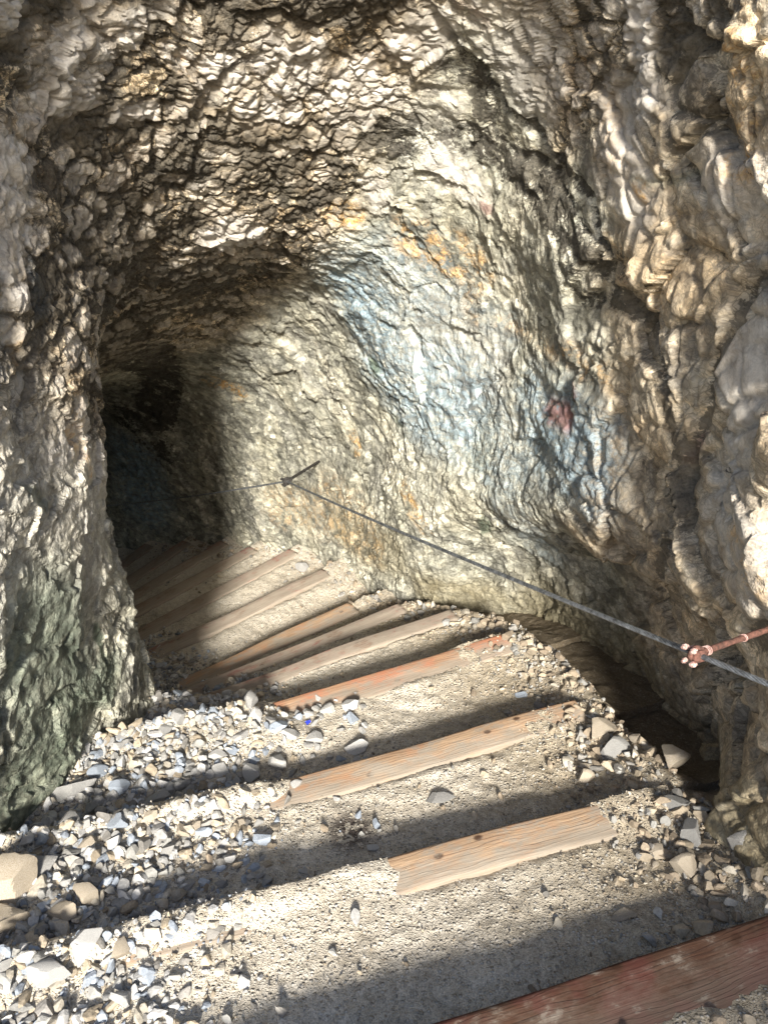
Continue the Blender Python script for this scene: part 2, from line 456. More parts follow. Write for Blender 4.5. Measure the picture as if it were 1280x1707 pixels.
# ================================================================== rock material
def rock_material():
    n = NT('limestone_rock')
    P = n.co
    w = n.vmath('SUBTRACT', n.noise(P, 9, 2, 0.6, col=True), (0.5, 0.5, 0.5))
    Pw = n.vmath('ADD', P, n.vmath('SCALE', w, 0.045))
    Ps = n.vmath('MULTIPLY', Pw, (1.0, 1.0, 1.5))
    dark, pale, blue = n.attr('mA')
    ochre, red, green = n.attr('mB')
    olive, zoneA, zoneC = n.attr('mC')
    # chips
    hA, vA = n.facet_h(Ps, 17)
    hB, vB = n.facet_h(Ps, 42)
    hC, vC = n.facet_h(Ps, 95)
    eA = n.vor(Ps, 17, 'DISTANCE_TO_EDGE').outputs[0]
    eB = n.vor(Ps, 42, 'DISTANCE_TO_EDGE').outputs[0]
    f1 = n.noise(P, 3.2, 4, 0.62)
    f2 = n.noise(Pw, 16, 4, 0.72)
    f3 = n.noise(P, 130, 2, 0.7)
    grey = n.ramp(n.math('ADD', n.math('MULTIPLY', f1, 0.5), n.math('MULTIPLY', f2, 0.5)),
                  [(0.28, (0.115, 0.115, 0.09)), (0.40, (0.27, 0.265, 0.215)), (0.52, (0.43, 0.42, 0.35)), (0.66, (0.60, 0.58, 0.50))])
    tan = n.ramp(n.math('ADD', n.math('MULTIPLY', f1, 0.4), n.math('MULTIPLY', f2, 0.6)),
                 [(0.28, (0.17, 0.115, 0.065)), (0.40, (0.38, 0.285, 0.175)), (0.52, (0.56, 0.455, 0.31)), (0.66, (0.70, 0.61, 0.47))])
    warm = n.math('MAXIMUM', zoneA, zoneC)
    c = n.mix(n.math('MULTIPLY', warm, n.maprange(n.noise(P, 2.2, 3, 0.6), 0.15, 0.42)), grey, tan)
    # chips differ in tone
    idA = n.math('MULTIPLY', n.vmath('DOT_PRODUCT', vA.outputs['Color'], (0.5, 0.3, 0.2)), 1.0)
    idB = n.vmath('DOT_PRODUCT', vB.outputs['Color'], (0.2, 0.5, 0.3))
    c = n.mix(1.0, c, n.ramp(idA, [(0.25, 0.6), (0.75, 1.3)]), 'MULTIPLY')
    c = n.mix(1.0, c, n.ramp(idB, [(0.2, 0.72), (0.8, 1.2)]), 'MULTIPLY')
    # large pale and dull areas
    lg = n.noise(n.vmath('ADD', P, n.vmath('SCALE', w, 0.5)), 4.2, 4, 0.6)
    c = n.mix(1.0, c, n.ramp(lg, [(0.36, (0.60, 0.60, 0.61)), (0.47, (0.92, 0.92, 0.91)), (0.62, (1.28, 1.24, 1.17))]), 'MULTIPLY')
    # mineral tints; olive is the recess shade put into the rock colour
    brk = n.maprange(n.noise(Ps, 24, 4, 0.75), 0.42, 0.56)
    c = n.mix(n.math('MULTIPLY', pale, 0.85), c, n.ramp(f2, [(0.3, (0.36, 0.325, 0.285)), (0.62, (0.70, 0.66, 0.60))]))
    c = n.mix(n.math('MULTIPLY', n.math('MULTIPLY', blue, 0.9), n.math('ADD', 0.35, n.math('MULTIPLY', brk, 0.65)), True), c, n.ramp(f2, [(0.32, (0.12, 0.19, 0.25)), (0.66, (0.42, 0.56, 0.64))]))
    c = n.mix(n.math('MULTIPLY', green, 0.85, True), c, n.ramp(f2, [(0.32, (0.018, 0.035, 0.02)), (0.5, (0.065, 0.10, 0.065)), (0.68, (0.20, 0.25, 0.17))]))
    c = n.mix(n.math('MULTIPLY', olive, 0.8), c, n.ramp(f2, [(0.3, (0.09, 0.07, 0.03)), (0.66, (0.33, 0.28, 0.16))]))
    oc = n.math('MULTIPLY', n.math('MULTIPLY', ochre, n.maprange(f2, 0.42, 0.58)), n.math('ADD', 0.35, n.math('MULTIPLY', brk, 0.65)), True)
    c = n.mix(oc, c, n.ramp(f3, [(0.3, (0.36, 0.15, 0.03)), (0.6, (0.66, 0.42, 0.15))]))
    c = n.mix(n.math('MULTIPLY', red, n.maprange(f2, 0.36, 0.5), True), c, (0.24, 0.10, 0.085))
    # dark matrix: manganese / lichen films, crisp edged; also carries painted tunnel and crack shade
    thr = n.math('SUBTRACT', 0.625, n.math('MULTIPLY', dark, 0.34))
    thr = n.math('SUBTRACT', thr, n.math('MULTIPLY', zoneA, 0.095))
    nn = n.math('ADD', n.math('MULTIPLY', n.noise(Ps, 7, 5, 0.68, 0.6), 0.55), n.math('MULTIPLY', n.noise(Ps, 38, 3, 0.72), 0.45))
    dk = n.maprange(nn, thr, n.math('ADD', thr, 0.06))
    pr = n.math('SUBTRACT', 1.0, n.math('MULTIPLY', pale, 0.8))
    dk = n.math('MULTIPLY', dk, pr)
    # branching veins
    wv = n.vmath('ADD', Ps, n.vmath('SCALE', w, 0.16))
    va = n.math('ABSOLUTE', n.math('SUBTRACT', n.noise(wv, 5.5, 3, 0.6), 0.5))
    vb = n.math('ABSOLUTE', n.math('SUBTRACT', n.noise(wv, 15.0, 3, 0.65), 0.5))
    vw = n.math('ADD', 0.22, n.math('ADD', n.math('MULTIPLY', zoneA, 0.7), n.math('MULTIPLY', zoneC, 0.35)))
    vein = n.math('MAXIMUM', n.maprange(va, 0.006, 0.020, 1.0, 0.0), n.math('MULTIPLY', n.maprange(vb, 0.008, 0.030, 1.0, 0.0), 0.85))
    dk = n.math('MAXIMUM', dk, n.math('MULTIPLY', n.math('MULTIPLY', vein, vw), pr))
    # thin joints between chips
    jA = n.maprange(n.math('ADD', eA, n.math('MULTIPLY', f3, 0.05)), 0.035, 0.10, 1.0, 0.0)
    jA = n.math('MULTIPLY', jA, n.math('ADD', 0.34, n.math('MULTIPLY', n.math('MAXIMUM', zoneA, dark), 0.62)))
    jA = n.math('MULTIPLY', jA, n.maprange(n.noise(P, 5, 2), 0.4, 0.6))
    jB = n.maprange(n.math('ADD', eB, n.math('MULTIPLY', f3, 0.06)), 0.05, 0.11, 1.0, 0.0)
    jB = n.math('MULTIPLY', jB, n.math('ADD', 0.26, n.math('MULTIPLY', n.math('MAXIMUM', dark, n.math('MULTIPLY', zoneA, 0.7)), 0.62)))
    dk = n.math('MAXIMUM', n.math('MULTIPLY', dk, 0.92), n.math('MULTIPLY', n.math('MAXIMUM', jA, jB), pr))
    c = n.mix(dk, c, n.ramp(f3, [(0.35, (0.018, 0.016, 0.013)), (0.62, (0.075, 0.065, 0.05))]))
    # relief
    h = n.math('ADD', n.math('MULTIPLY', hA, 0.28), n.math('MULTIPLY', hB, 0.30))
    h = n.math('ADD', h, n.math('MULTIPLY', hC, 0.28))
    h = n.math('ADD', h, n.math('MULTIPLY', f2, 1.0))
    h = n.math('ADD', h, n.math('MULTIPLY', n.noise(Pw, 60, 3, 0.75), 0.55))
    calm = n.maprange(n.noise(P, 2.6, 1), 0.35, 0.62, 0.35, 1.1)
    h = n.math('MULTIPLY', h, n.math('MULTIPLY', calm, n.math('SUBTRACT', 1.0, n.math('MAXIMUM', n.math('ADD', n.math('MULTIPLY', warm, 0.2), n.math('MULTIPLY', zoneC, 0.25)), n.math('MULTIPLY', pale, 0.6)))))
    nm = n.bump(h, 1.0, 0.013)
    return n.done(c, n.maprange(f2, 0.3, 0.7, 0.55, 0.85), nm, 0.35)

MAT_ROCK = rock_material()

# ================================================================== rock shell
def seg_mask(P, feats, warp):
    m = np.zeros(len(P), np.float32)
    Q = P + warp
    for pts, r, s in feats:
        pts = np.array(pts, np.float32)
        lo = pts.min(0) - r * 2.2; hi = pts.max(0) + r * 2.2
        idx = np.where(np.all((Q > lo) & (Q < hi), axis=1))[0]
        if not len(idx): continue
        q = Q[idx]
        d = np.full(len(idx), 9, np.float32)
        if len(pts) == 1: pts = np.vstack([pts, pts + 0.001])
        for a, b in zip(pts[:-1], pts[1:]):
            ab = b - a; L = max(float(ab @ ab), 1e-9)
            t = np.clip(((q - a) @ ab) / L, 0, 1)
            d = np.minimum(d, np.linalg.norm(q - a - t[:, None] * ab, axis=1))
        v = s * (1 - sstep(0.55 * r, 1.7 * r, d))
        m[idx] = np.maximum(m[idx], v)
    return m

def build_shell():
    # arc spacing about 7 mm on the outer wall, finer in front, coarse behind the viewer and deep inside
    ts = np.linspace(0, 1, 4000)
    # even spacing by arc length of a middle ring
    A = shell_point(np.full(4000, 3.5), ts)
    L = np.concatenate([[0], np.cumsum(np.linalg.norm(np.diff(A, axis=0), axis=1))]); L /= L[-1]
    tt = np.interp(np.linspace(0, 1, NTT), L, ts)
    # the rock starts at an irregular rim: cut open out of view to let the sun in
    rim = np.interp(tt, [0, .12, .2, .25, .3, .35, .45, .53, .6, .65, .7, .8, .87, .93, .97, 1], [.1, .3, .6, .9, 1.5, 2.3, 3.0, 3.2, 2.8, 2.4, 1.9, 1.8, 1.6, 1.3, .9, .5])
    rows = [rim + (7 - rim) * s for s in np.linspace(0, 1, NU1, endpoint=False)]
    rows += [np.full(NTT, u) for u in np.concatenate([np.linspace(7, 12.5, NU2, endpoint=False), np.linspace(12.5, 15, 50)])]
    U = np.array(rows); T = np.tile(tt, (len(U), 1))
    n1, n2 = U.shape
    B = shell_point(U.ravel(), T.ravel()).reshape(n1, n2, 3)
    du = np.gradient(B, axis=0); dt = np.gradient(B, axis=1)
    N = np.cross(du, dt); N /= np.linalg.norm(N, axis=2, keepdims=True) + 1e-12
    # towards the inside
    cen = B.mean(axis=1, keepdims=True)
    sg = np.sign(((cen - B) * N).sum(2, keepdims=True)); N *= np.where(sg == 0, 1, sg)
    P = B.reshape(-1, 3).astype(np.float32); N = N.reshape(-1, 3).astype(np.float32)
    U = U.ravel(); T = T.ravel()
    w1 = np.stack([fbm(P, 2.6, 3, 50 + k) for k in range(3)], 1)
    w2 = np.stack([fbm(P, 13, 3, 60 + k) for k in range(3)], 1)
    Pw = P + 0.12 * w1 + 0.022 * w2
    fw = (0.05 * w1 + 0.022 * w2).astype(np.float32)
    M = {k: seg_mask(P, v, fw * (0.3 if k == 'crack' else 0.8)) for k, v in FEATURES.items()}
    Tn = T + 0.03 * w1[:, 0]; Un = U + 0.5 * w1[:, 1]
    zA = sstep(0.36, 0.44, Tn) * (1 - sstep(0.80, 0.88, Tn)) * (1 - sstep(8.0, 10.0, Un))
    zA = np.maximum(zA, sstep(0.22, 0.27, Tn) * (1 - sstep(2.6, 3.4, Un)) * (1 - sstep(0.8, 0.88, Tn)))
    zC = (1 - sstep(2.3, 2.7, Un)) * (1 - sstep(0.22, 0.30, Tn))
    zB = np.clip(1 - zA - zC, 0, 1)
    deep = sstep(7.0, 9.0, U)
    Ps = Pw * np.array([1, 1, 1.25], np.float32)
    Pc = (P + 0.12 * w1 + 0.022 * w2 * (1 - 0.7 * zC)[:, None]) * np.stack([np.ones(len(P)), np.ones(len(P)), np.ones(len(P))], 1).astype(np.float32)
    h1, e1, i1 = facets(Pc, 3.0, 3, 1.2)
    Pf = (P + 0.05 * w1 + 0.012 * w2) * np.array([1, 1, 1.2], np.float32)
    h2, e2, i2 = facets(Pf, 9.5, 5, 1.3)
    h3, e3, i3 = facets(Pf, 23.0, 9, 1.4)
    big = fbm(P, 1.1, 3, 1)
    rid = ridged(Pw, 5.0, 4, 21)
    fine = fbm(Pw, 30.0, 3, 33)
    calm = (0.35 + 0.85 * sstep(-0.2, 0.25, fbm(P, 2.4, 2, 77))) * (1 - 0.5 * M['pale'])
    h = 0.075 * big + 0.012 * (rid - 0.3) * calm * (1 - 0.6 * zC)
    h5, e5, i5 = facets(P + 0.05 * w1 + 0.008 * w2, 5.2, 15, 1.4)
    h += h1 / 3.0 * (0.06 + 0.06 * zC - 0.02 * zA)
    h += h5 / 5.2 * (0.07 + 0.06 * zC)
    h -= 0.010 * zC * np.exp(-(e5 / 0.05) ** 2)
    h += calm * h2 / 9.5 * (0.055 + 0.02 * zA - 0.03 * zC)
    h += calm * h3 / 23 * (0.13 + 0.02 * zA - 0.10 * zC)
    h += 0.010 * fine * (1 - 0.6 * zC)
    # joints eroded back
    h -= 0.012 * zC * np.exp(-(e1 / 0.05) ** 2) + 0.008 * (zA + zC) * np.exp(-(e2 / 0.09) ** 2)
    h -= 0.010 * zA * np.exp(-(e3 / 0.12) ** 2)
    h -= 0.022 * M['crack'] + 0.010 * np.minimum(M['dark'], 0.8)
    h += 0.012 * M['pale']
    h -= 0.05 * np.exp(-((P - np.array(HOLE, np.float32)) ** 2).sum(1) / 0.014 ** 2)
    h *= (1 - 0.25 * deep)
    D = P + N * h[:, None]
    dark = np.clip(np.maximum(M['dark'], 1.0 * M['crack']) * (0.75 + 0.5 * w2[:, 0]) + 0.9 * np.exp(-((P - np.array(HOLE, np.float32)) ** 2).sum(1) / 0.016 ** 2), 0, 1)  # cracks and drill hole get their gloom as dark colour
    # clasts in the breccia keep clean, the matrix between them is dark
    dark = np.clip(dark + zA * (0.38 * (1 - sstep(0.03, 0.14, e2)) + 0.22 * (i2 < 0.3)), 0, 1)
    dark = np.clip(dark + 0.25 * zC * (1 - sstep(0.01, 0.05, e1)), 0, 1)
    zD = sstep(0.78, 0.86, Tn) * (1 - sstep(5, 6.5, U)) * sstep(-1.75, -1.1, P[:, 2])  # upper left wall lightened in colour to make up for missing light
    pale = np.clip(M['pale'] + 0.5 * zD + 0.2 * zC + 0.6 * zA * (i2 > 0.4) * sstep(0.1, 0.2, e2), 0, 1)
    # outside of the rim: the rock mass turns away from the opening
    sk = np.array([0.7, 0.5, 0.32, 0.2, 0.12, 0.05])[:, None, None]
    D3 = D.reshape(n1, n2, 3); N3 = N.reshape(n1, n2, 3)
    fwd = D3[6] - D3[0]; fwd /= np.linalg.norm(fwd, axis=1, keepdims=True) + 1e-9
    rimn = N3[0]
    for _ in range(60): rimn = 0.5 * rimn + 0.25 * (np.roll(rimn, 1, 0) + np.roll(rimn, -1, 0))
    SK = D3[0][None] - rimn[None] * sk * 1.0
    D = np.concatenate([SK, D3], 0).reshape(-1, 3)
    rep = lambda a: np.concatenate([np.repeat(a.reshape(n1, n2)[:1], 6, 0), a.reshape(n1, n2)], 0).ravel()
    dark, pale, zA, zC = rep(dark), rep(pale), rep(zA), rep(zC)
    M = {k: rep(v) for k, v in M.items()}
    n1 += 6
    mA = np.stack([dark, pale, M['blue']], 1)
    mB = np.stack([M['ochre'], M['red'], M['green']], 1)
    mC = np.stack([M['olive'], zA, zC], 1)
    idx = np.arange(n1 * n2).reshape(n1, n2)
    Fq = np.stack([idx[:-1, :-1], idx[1:, :-1], idx[1:, 1:], idx[:-1, 1:]], -1)
    Tm = (tt[:-1] + tt[1:]) / 2
    parts = (('right_rock_wall', Tm < 0.30), ('rock_ceiling', (Tm >= 0.30) & (Tm < 0.78)), ('left_rock_wall', Tm >= 0.78))
    for name, sel in parts:
        F = Fq[:, sel].reshape(-1, 4)
        F = F[:, ::-1]
        used = np.unique(F); rm = np.full(n1 * n2, -1, np.int64); rm[used] = np.arange(len(used))
        o = mesh_obj(name, D[used], rm[F], MAT_ROCK, attrs=dict(mA=mA[used], mB=mB[used], mC=mC[used]))
        tag(o, kind='structure')
    return U, tt, D.reshape(n1, n2, 3)

import sys
NU1, NU2, NTT = 780, 230, 820
HOLE = (-0.519, 2.971, -0.464)
SHELL_U, SHELL_T, SHELL = build_shell()

# ================================================================== stair floor
PLANK = 0.11      # depth of a timber
NSTEP = 15
def stair_height(u, v):
    """height of the gravel floor; v = 0 left .. 1 right"""
    k = np.ceil(u - 1e-6)
    f = u - (k - 1)                      # 0 at the back of a tread .. 1 at its timber
    z = floor_z(k)
    z = z + 0.012 * (1 - f)              # treads fall slightly forward
    ramp = floor_z(u + 0.42)
    # rubble slopes instead of clean steps beyond the timbers' right ends, and by the left wall in front
    wr = sstep(0.90, 1.0, v) * (1 - sstep(4.0, 7, u))
    z = z * (1 - wr) + (ramp + 0.03) * wr
    return z

def heap(x, y):
    """loose stone piled on the left of the upper steps"""
    g = lambda cx, cy, rx, ry: np.exp(-((x - cx) / rx) ** 2 - ((y - cy) / ry) ** 2)
    return 0.075 * g(-0.80, 1.65, 0.32, 0.36) + 0.05 * g(-0.52, 1.88, 0.28, 0.12) + 0.07 * g(-0.92, 1.10, 0.25, 0.3) + 0.05 * g(-0.85, 2.15, 0.2, 0.2)

def build_ground():
    us = []
    for k in range(-4, NSTEP + 1):
        n = 46 if k < 5 else 26
        us += list(k + np.concatenate([np.linspace(0.0, 0.02, 3, endpoint=False), np.linspace(0.02, 1.0, n)])[:-1] + 0.0)
        us += [k + 0.9999]
    us = np.array(sorted(us)); us = us[(us >= -3) & (us <= 14.9)]
    vs = np.linspace(-0.12, 1.30, 370)
    U, V = np.meshgrid(us, vs, indexing='ij')
    n1, n2 = U.shape
    u = U.ravel(); v = V.ravel()
    R = ring(u)
    xy = R[:, 0:2] * (1 - v[:, None]) + R[:, 2:4] * v[:, None]
    # the edge wobbles a little with the timbers
    z = stair_height(u, v)
    P = np.stack([xy[:, 0], xy[:, 1], z], 1).astype(np.float32)
    Q = P.copy(); Q[:, 2] *= 0.3
    k = np.ceil(u - 1e-6); f = u - (k - 1)
    hp = heap(P[:, 0], P[:, 1])
    edge = sstep(0.84, 0.99, f)
    nz = 0.016 * fbm(Q, 5, 4, 3) + 0.008 * fbm(Q, 22, 3, 4) + 0.0035 * fbm(Q, 80, 2, 6)
    nz = nz * (1 - 0.35 * edge) + 0.006 * edge * fbm(Q, 38, 2, 9)
    P[:, 2] += nz + hp * (1 - 0.6 * sstep(0.85, 1.0, f))
    P[:, 2] += 0.034 * ((k > 0.5) & (k < 4.5)) * (1 - sstep(0.05, 0.7, f))
    # soil climbs against the side walls
    P[:, 2] += 0.05 * sstep(0.09, -0.02, v) - 0.14 * sstep(0.96, 1.05, v) * sstep(0.6, 1.4, u) * (1 - sstep(4.5, 6.0, u))
    # exposed timber tops: soil sits a little lower there
    ex = expose(k, v)
    P[:, 2] -= 0.030 * ex * sstep(0.70, 0.86, f)
    P[:, 2] += (0.004 + 0.026 * sstep(0.52, 0.38, v)) * (1 - ex) * sstep(0.80, 0.9, f) * (f < 0.985)
    idx = np.arange(n1 * n2).reshape(n1, n2)
    Fq = np.stack([idx[:-1, :-1], idx[:-1, 1:], idx[1:, 1:], idx[1:, :-1]], -1).reshape(-1, 4)[:, ::-1]
    coarse = np.clip(sstep(0.35, 0.15, v) + sstep(0.78, 0.92, v), 0, 1)
    gold = sstep(0.62, 0.85, v) * (1 - sstep(5, 7, u))
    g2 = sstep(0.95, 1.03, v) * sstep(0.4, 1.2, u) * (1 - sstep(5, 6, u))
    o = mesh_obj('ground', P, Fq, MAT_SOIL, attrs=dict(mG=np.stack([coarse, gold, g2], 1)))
    tag(o, kind='structure')
    return P.reshape(n1, n2, 3), us, vs

# where the wood shows: step -> list of (v0, v1)
EXPOSED = {0: [(0.30, 0.97)], 1: [(0.61, 0.83)], 2: [(0.42, 0.78)], 3: [(0.36, 0.76)], 4: [(0.16, 0.92)], 5: [(0.16, 0.92)], 6: [(0.22, 0.88)],
           7: [(0.25, 0.92)], 8: [(0.2, 0.95)], 9: [(0.15, 0.95)], 10: [(0.2, 0.95)], 11: [(0.2, 0.95)], 12: [(0.2, 0.95)], 13: [(0.2, 0.9)], 14: [(0.2, 0.9)]}
def expose(k, v):
    e = np.zeros_like(v)
    for kk, L in EXPOSED.items():
        for a, b in L:
            m = (np.abs(k - kk) < 0.5)
            e = np.where(m, np.maximum(e, sstep(a - 0.10, a + 0.08, v) * (1 - sstep(b - 0.05, b + 0.04, v))), e)
    return e

def soil_material():
    n = NT('gravelly_soil')
    P = n.co
    coarse, gold, gap_shade = n.attr('mG')
    f1 = n.noise(P, 4, 5, 0.6); f2 = n.noise(P, 45, 5, 0.7); f3 = n.noise(P, 260, 3, 0.7)
    c = n.ramp(n.math('ADD', n.math('MULTIPLY', f1, 0.4), n.math('MULTIPLY', f2, 0.6)),
               [(0.32, (0.32, 0.275, 0.21)), (0.5, (0.57, 0.51, 0.415)), (0.66, (0.70, 0.645, 0.55))])
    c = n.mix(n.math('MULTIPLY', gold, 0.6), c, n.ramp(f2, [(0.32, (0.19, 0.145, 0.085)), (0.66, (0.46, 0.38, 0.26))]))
    c = n.mix(n.math('MULTIPLY', gap_shade, 0.85), c, (0.10, 0.075, 0.045))  # shade of the right gap painted as dark brown soil
    v = n.vor(P, 95); v2 = n.vor(P, 210)
    grain = n.maprange(v.outputs['Distance'], 0.15, 0.5, 1.0, 0.0)
    idc = n.vmath('DOT_PRODUCT', v.outputs['Color'], (0.4, 0.3, 0.3))
    show = n.math('MULTIPLY', n.math('MULTIPLY', grain, n.maprange(idc, 0.42, 0.5)), n.math('SUBTRACT', 1.0, n.math('MULTIPLY', gap_shade, 0.8)))
    c = n.mix(n.math('MULTIPLY', show, 0.75), c, n.ramp(idc, [(0.4, (0.22, 0.19, 0.16)), (0.52, (0.50, 0.45, 0.38)), (0.7, (0.68, 0.65, 0.60))]))
    c = n.mix(1.0, c, n.ramp(f3, [(0.3, 0.6), (0.7, 1.25)]), 'MULTIPLY')
    # damp dark spill on the second tread
    d = n.vmath('LENGTH', n.vmath('SUBTRACT', P, DAMP))
    damp = n.math('MULTIPLY', n.maprange(d, 0.03, 0.12, 1.0, 0.0), n.maprange(f2, 0.42, 0.5))
    c = n.mix(n.math('MULTIPLY', damp, 0.9), c, (0.035, 0.022, 0.02))
    h = n.math('ADD', n.math('MULTIPLY', show, 0.9), n.math('MULTIPLY', f2, 0.9))
    h = n.math('ADD', h, n.math('MULTIPLY', n.maprange(v2.outputs['Distance'], 0.1, 0.5, 1.0, 0.0), 0.35))
    h = n.math('ADD', h, n.math('MULTIPLY', f3, 0.35))
    return n.done(c, 0.92, n.bump(h, 1.0, 0.006), 0.2)

DAMP = (-0.095, 1.375, -1.86)
MAT_SOIL = soil_material()
GROUND, GU, GV = build_ground()
GW = GROUND[:, :, 2]

def ground_at(u, v):
    """point on the built floor"""
    i = np.clip(np.searchsorted(GU, u) , 1, len(GU) - 1); i = np.where(np.abs(GU[i - 1] - u) < np.abs(GU[i] - u), i - 1, i)
    j = np.clip(np.round((v - GV[0]) / (GV[1] - GV[0])).astype(int), 0, len(GV) - 1)
    return GROUND[i, j]

# ================================================================== timbers
def wood_material(name, base, dark, red, dirt=0.5, seed=0.0, dustk=0.92):
    n = NT(name)
    P = n.vmath('ADD', n.co, (seed, seed * 1.7, seed * 0.3))
    # x runs along the timber: long wandering growth rings plus fine fibre
    w = n.vmath('SCALE', n.vmath('SUBTRACT', n.noise(n.vmath('MULTIPLY', P, (1, 2.5, 2.5)), 3.5, 3, 0.5, col=True), (0.5, 0.5, 0.5)), 0.055)
    Q = n.vmath('MULTIPLY', n.vmath('ADD', P, w), (0.9, 1.0, 1.0))
    yy = n.t.nodes.new('ShaderNodeSeparateXYZ'); n.put(yy.inputs[0], Q)
    ph = n.math('MULTIPLY', n.math('ADD', yy.outputs[1], n.math('MULTIPLY', yy.outputs[2], 0.6)), 95.0)
    fr = n.math('FRACT', ph)
    late = n.ramp(fr, [(0.0, 0.1), (0.55, 0.35), (0.86, 1.0), (0.97, 0.1)])
    g = n.math('MULTIPLY', late, n.maprange(n.noise(n.vmath('MULTIPLY', P, (3, 40, 40)), 1.0, 3, 0.6), 0.3, 0.65))
    fb = n.noise(n.vmath('MULTIPLY', P, (7, 230, 230)), 1.0, 4, 0.75)
    big = n.noise(P, 6, 4, 0.6)
    c = n.mix(n.math('MULTIPLY', g, 0.75), base, dark)
    c = n.mix(1.0, c, n.ramp(fb, [(0.3, 0.62), (0.7, 1.2)]), 'MULTIPLY')
    c = n.mix(n.math('MULTIPLY', n.maprange(big, 0.46, 0.62), 0.65), c, red)
    # knots
    kv = n.vor(n.vmath('MULTIPLY', P, (1.0, 1.5, 0.0)), 4.2)
    kv.voronoi_dimensions = '2D'
    c = n.mix(n.maprange(kv.outputs['Distance'], 0.03, 0.075, 0.9, 0.0), c, (0.05, 0.022, 0.012))
    d = n.noise(n.vmath('MULTIPLY', P, (1.0, 2.0, 2.0)), 11, 6, 0.72)
    dm = n.maprange(d, 0.56 - 0.2 * dirt, 0.68 - 0.2 * dirt)
    c = n.mix(n.math('MULTIPLY', dm, 0.75), c, (0.27, 0.23, 0.185))
    sy = n.t.nodes.new('ShaderNodeSeparateXYZ'); n.put(sy.inputs[0], n.co)
    dust = n.math('ADD', n.math('MULTIPLY', d, 1.0), n.math('MULTIPLY', sy.outputs[1], -3.2))
    c = n.mix(n.math('MULTIPLY', n.maprange(dust, 0.50, 0.84), dustk), c, n.ramp(fb, [(0.3, (0.22, 0.185, 0.145)), (0.7, (0.36, 0.31, 0.25))]))
    h = n.math('ADD', n.math('MULTIPLY', g, 0.35), n.math('MULTIPLY', fb, 0.7))
    return n.done(c, 0.8, n.bump(h, 0.6, 0.003), 0.25)

WOODS = [
    wood_material('old_pine', (0.42, 0.29, 0.185), (0.15, 0.075, 0.04), (0.38, 0.20, 0.11), 0.35),
    wood_material('orange_pine', (0.46, 0.28, 0.17), (0.20, 0.095, 0.055), (0.48, 0.18, 0.10), 0.15, 3.1),
    wood_material('reddish_pine', (0.27, 0.20, 0.15), (0.12, 0.075, 0.055), (0.27, 0.085, 0.075), 0.95, 7.3),
    wood_material('shaded_pine', (0.10, 0.05, 0.03), (0.03, 0.014, 0.010), (0.115, 0.035, 0.028), 0.0, 11.9, 0.25),  # darkened wood: the top step's shade put into its colour
]
# v extents of the timbers, wood, label
TIMBERS = [
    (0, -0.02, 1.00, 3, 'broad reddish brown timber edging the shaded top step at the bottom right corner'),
    (1, 0.05, 0.93, 0, 'long timber with two dark knots and an orange cut end, edging the nearest sunlit step'),
    (2, 0.14, 0.925, 0, 'timber with swirling grain, second sunlit step edge from the bottom'),
    (3, 0.20, 0.90, 1, 'bright orange timber with a square sawn end, third sunlit step edge from the bottom'),
    (4, 0.08, 0.92, 2, 'narrow pinkish red timber just beyond the bright orange one'),
    (5, 0.06, 0.90, 2, 'dark red timber second beyond the bright orange one, close behind its neighbour'),
    (6, 0.06, 0.86, 0, 'orange brown timber with a stone on it, third beyond the bright orange one'),
    (7, 0.04, 0.92, 2, 'timber stained dark red in its middle, fourth beyond the bright orange one'),
    (8, 0.04, 0.95, 2, 'brown timber where the stair starts to curl left, fifth beyond the bright orange one'),
    (9, 0.04, 0.95, 2, 'orange tinged timber in the curl of the stair, sixth beyond the bright orange one'),
    (10, 0.04, 0.96, 2, 'dusty grey brown timber just inside the tunnel mouth, seventh beyond the bright orange one'),
    (11, 0.04, 0.96, 2, 'dark timber in the tunnel mouth, fourth from the last one in view'),
    (12, 0.04, 0.96, 2, 'dark timber in the tunnel mouth, third from the last one in view'),
    (13, 0.04, 0.96, 2, 'dark timber deep in the tunnel mouth, last but one in view'),
    (14, 0.04, 0.96, 2, 'deepest timber in view, at the foot of the black tunnel wall'),
]
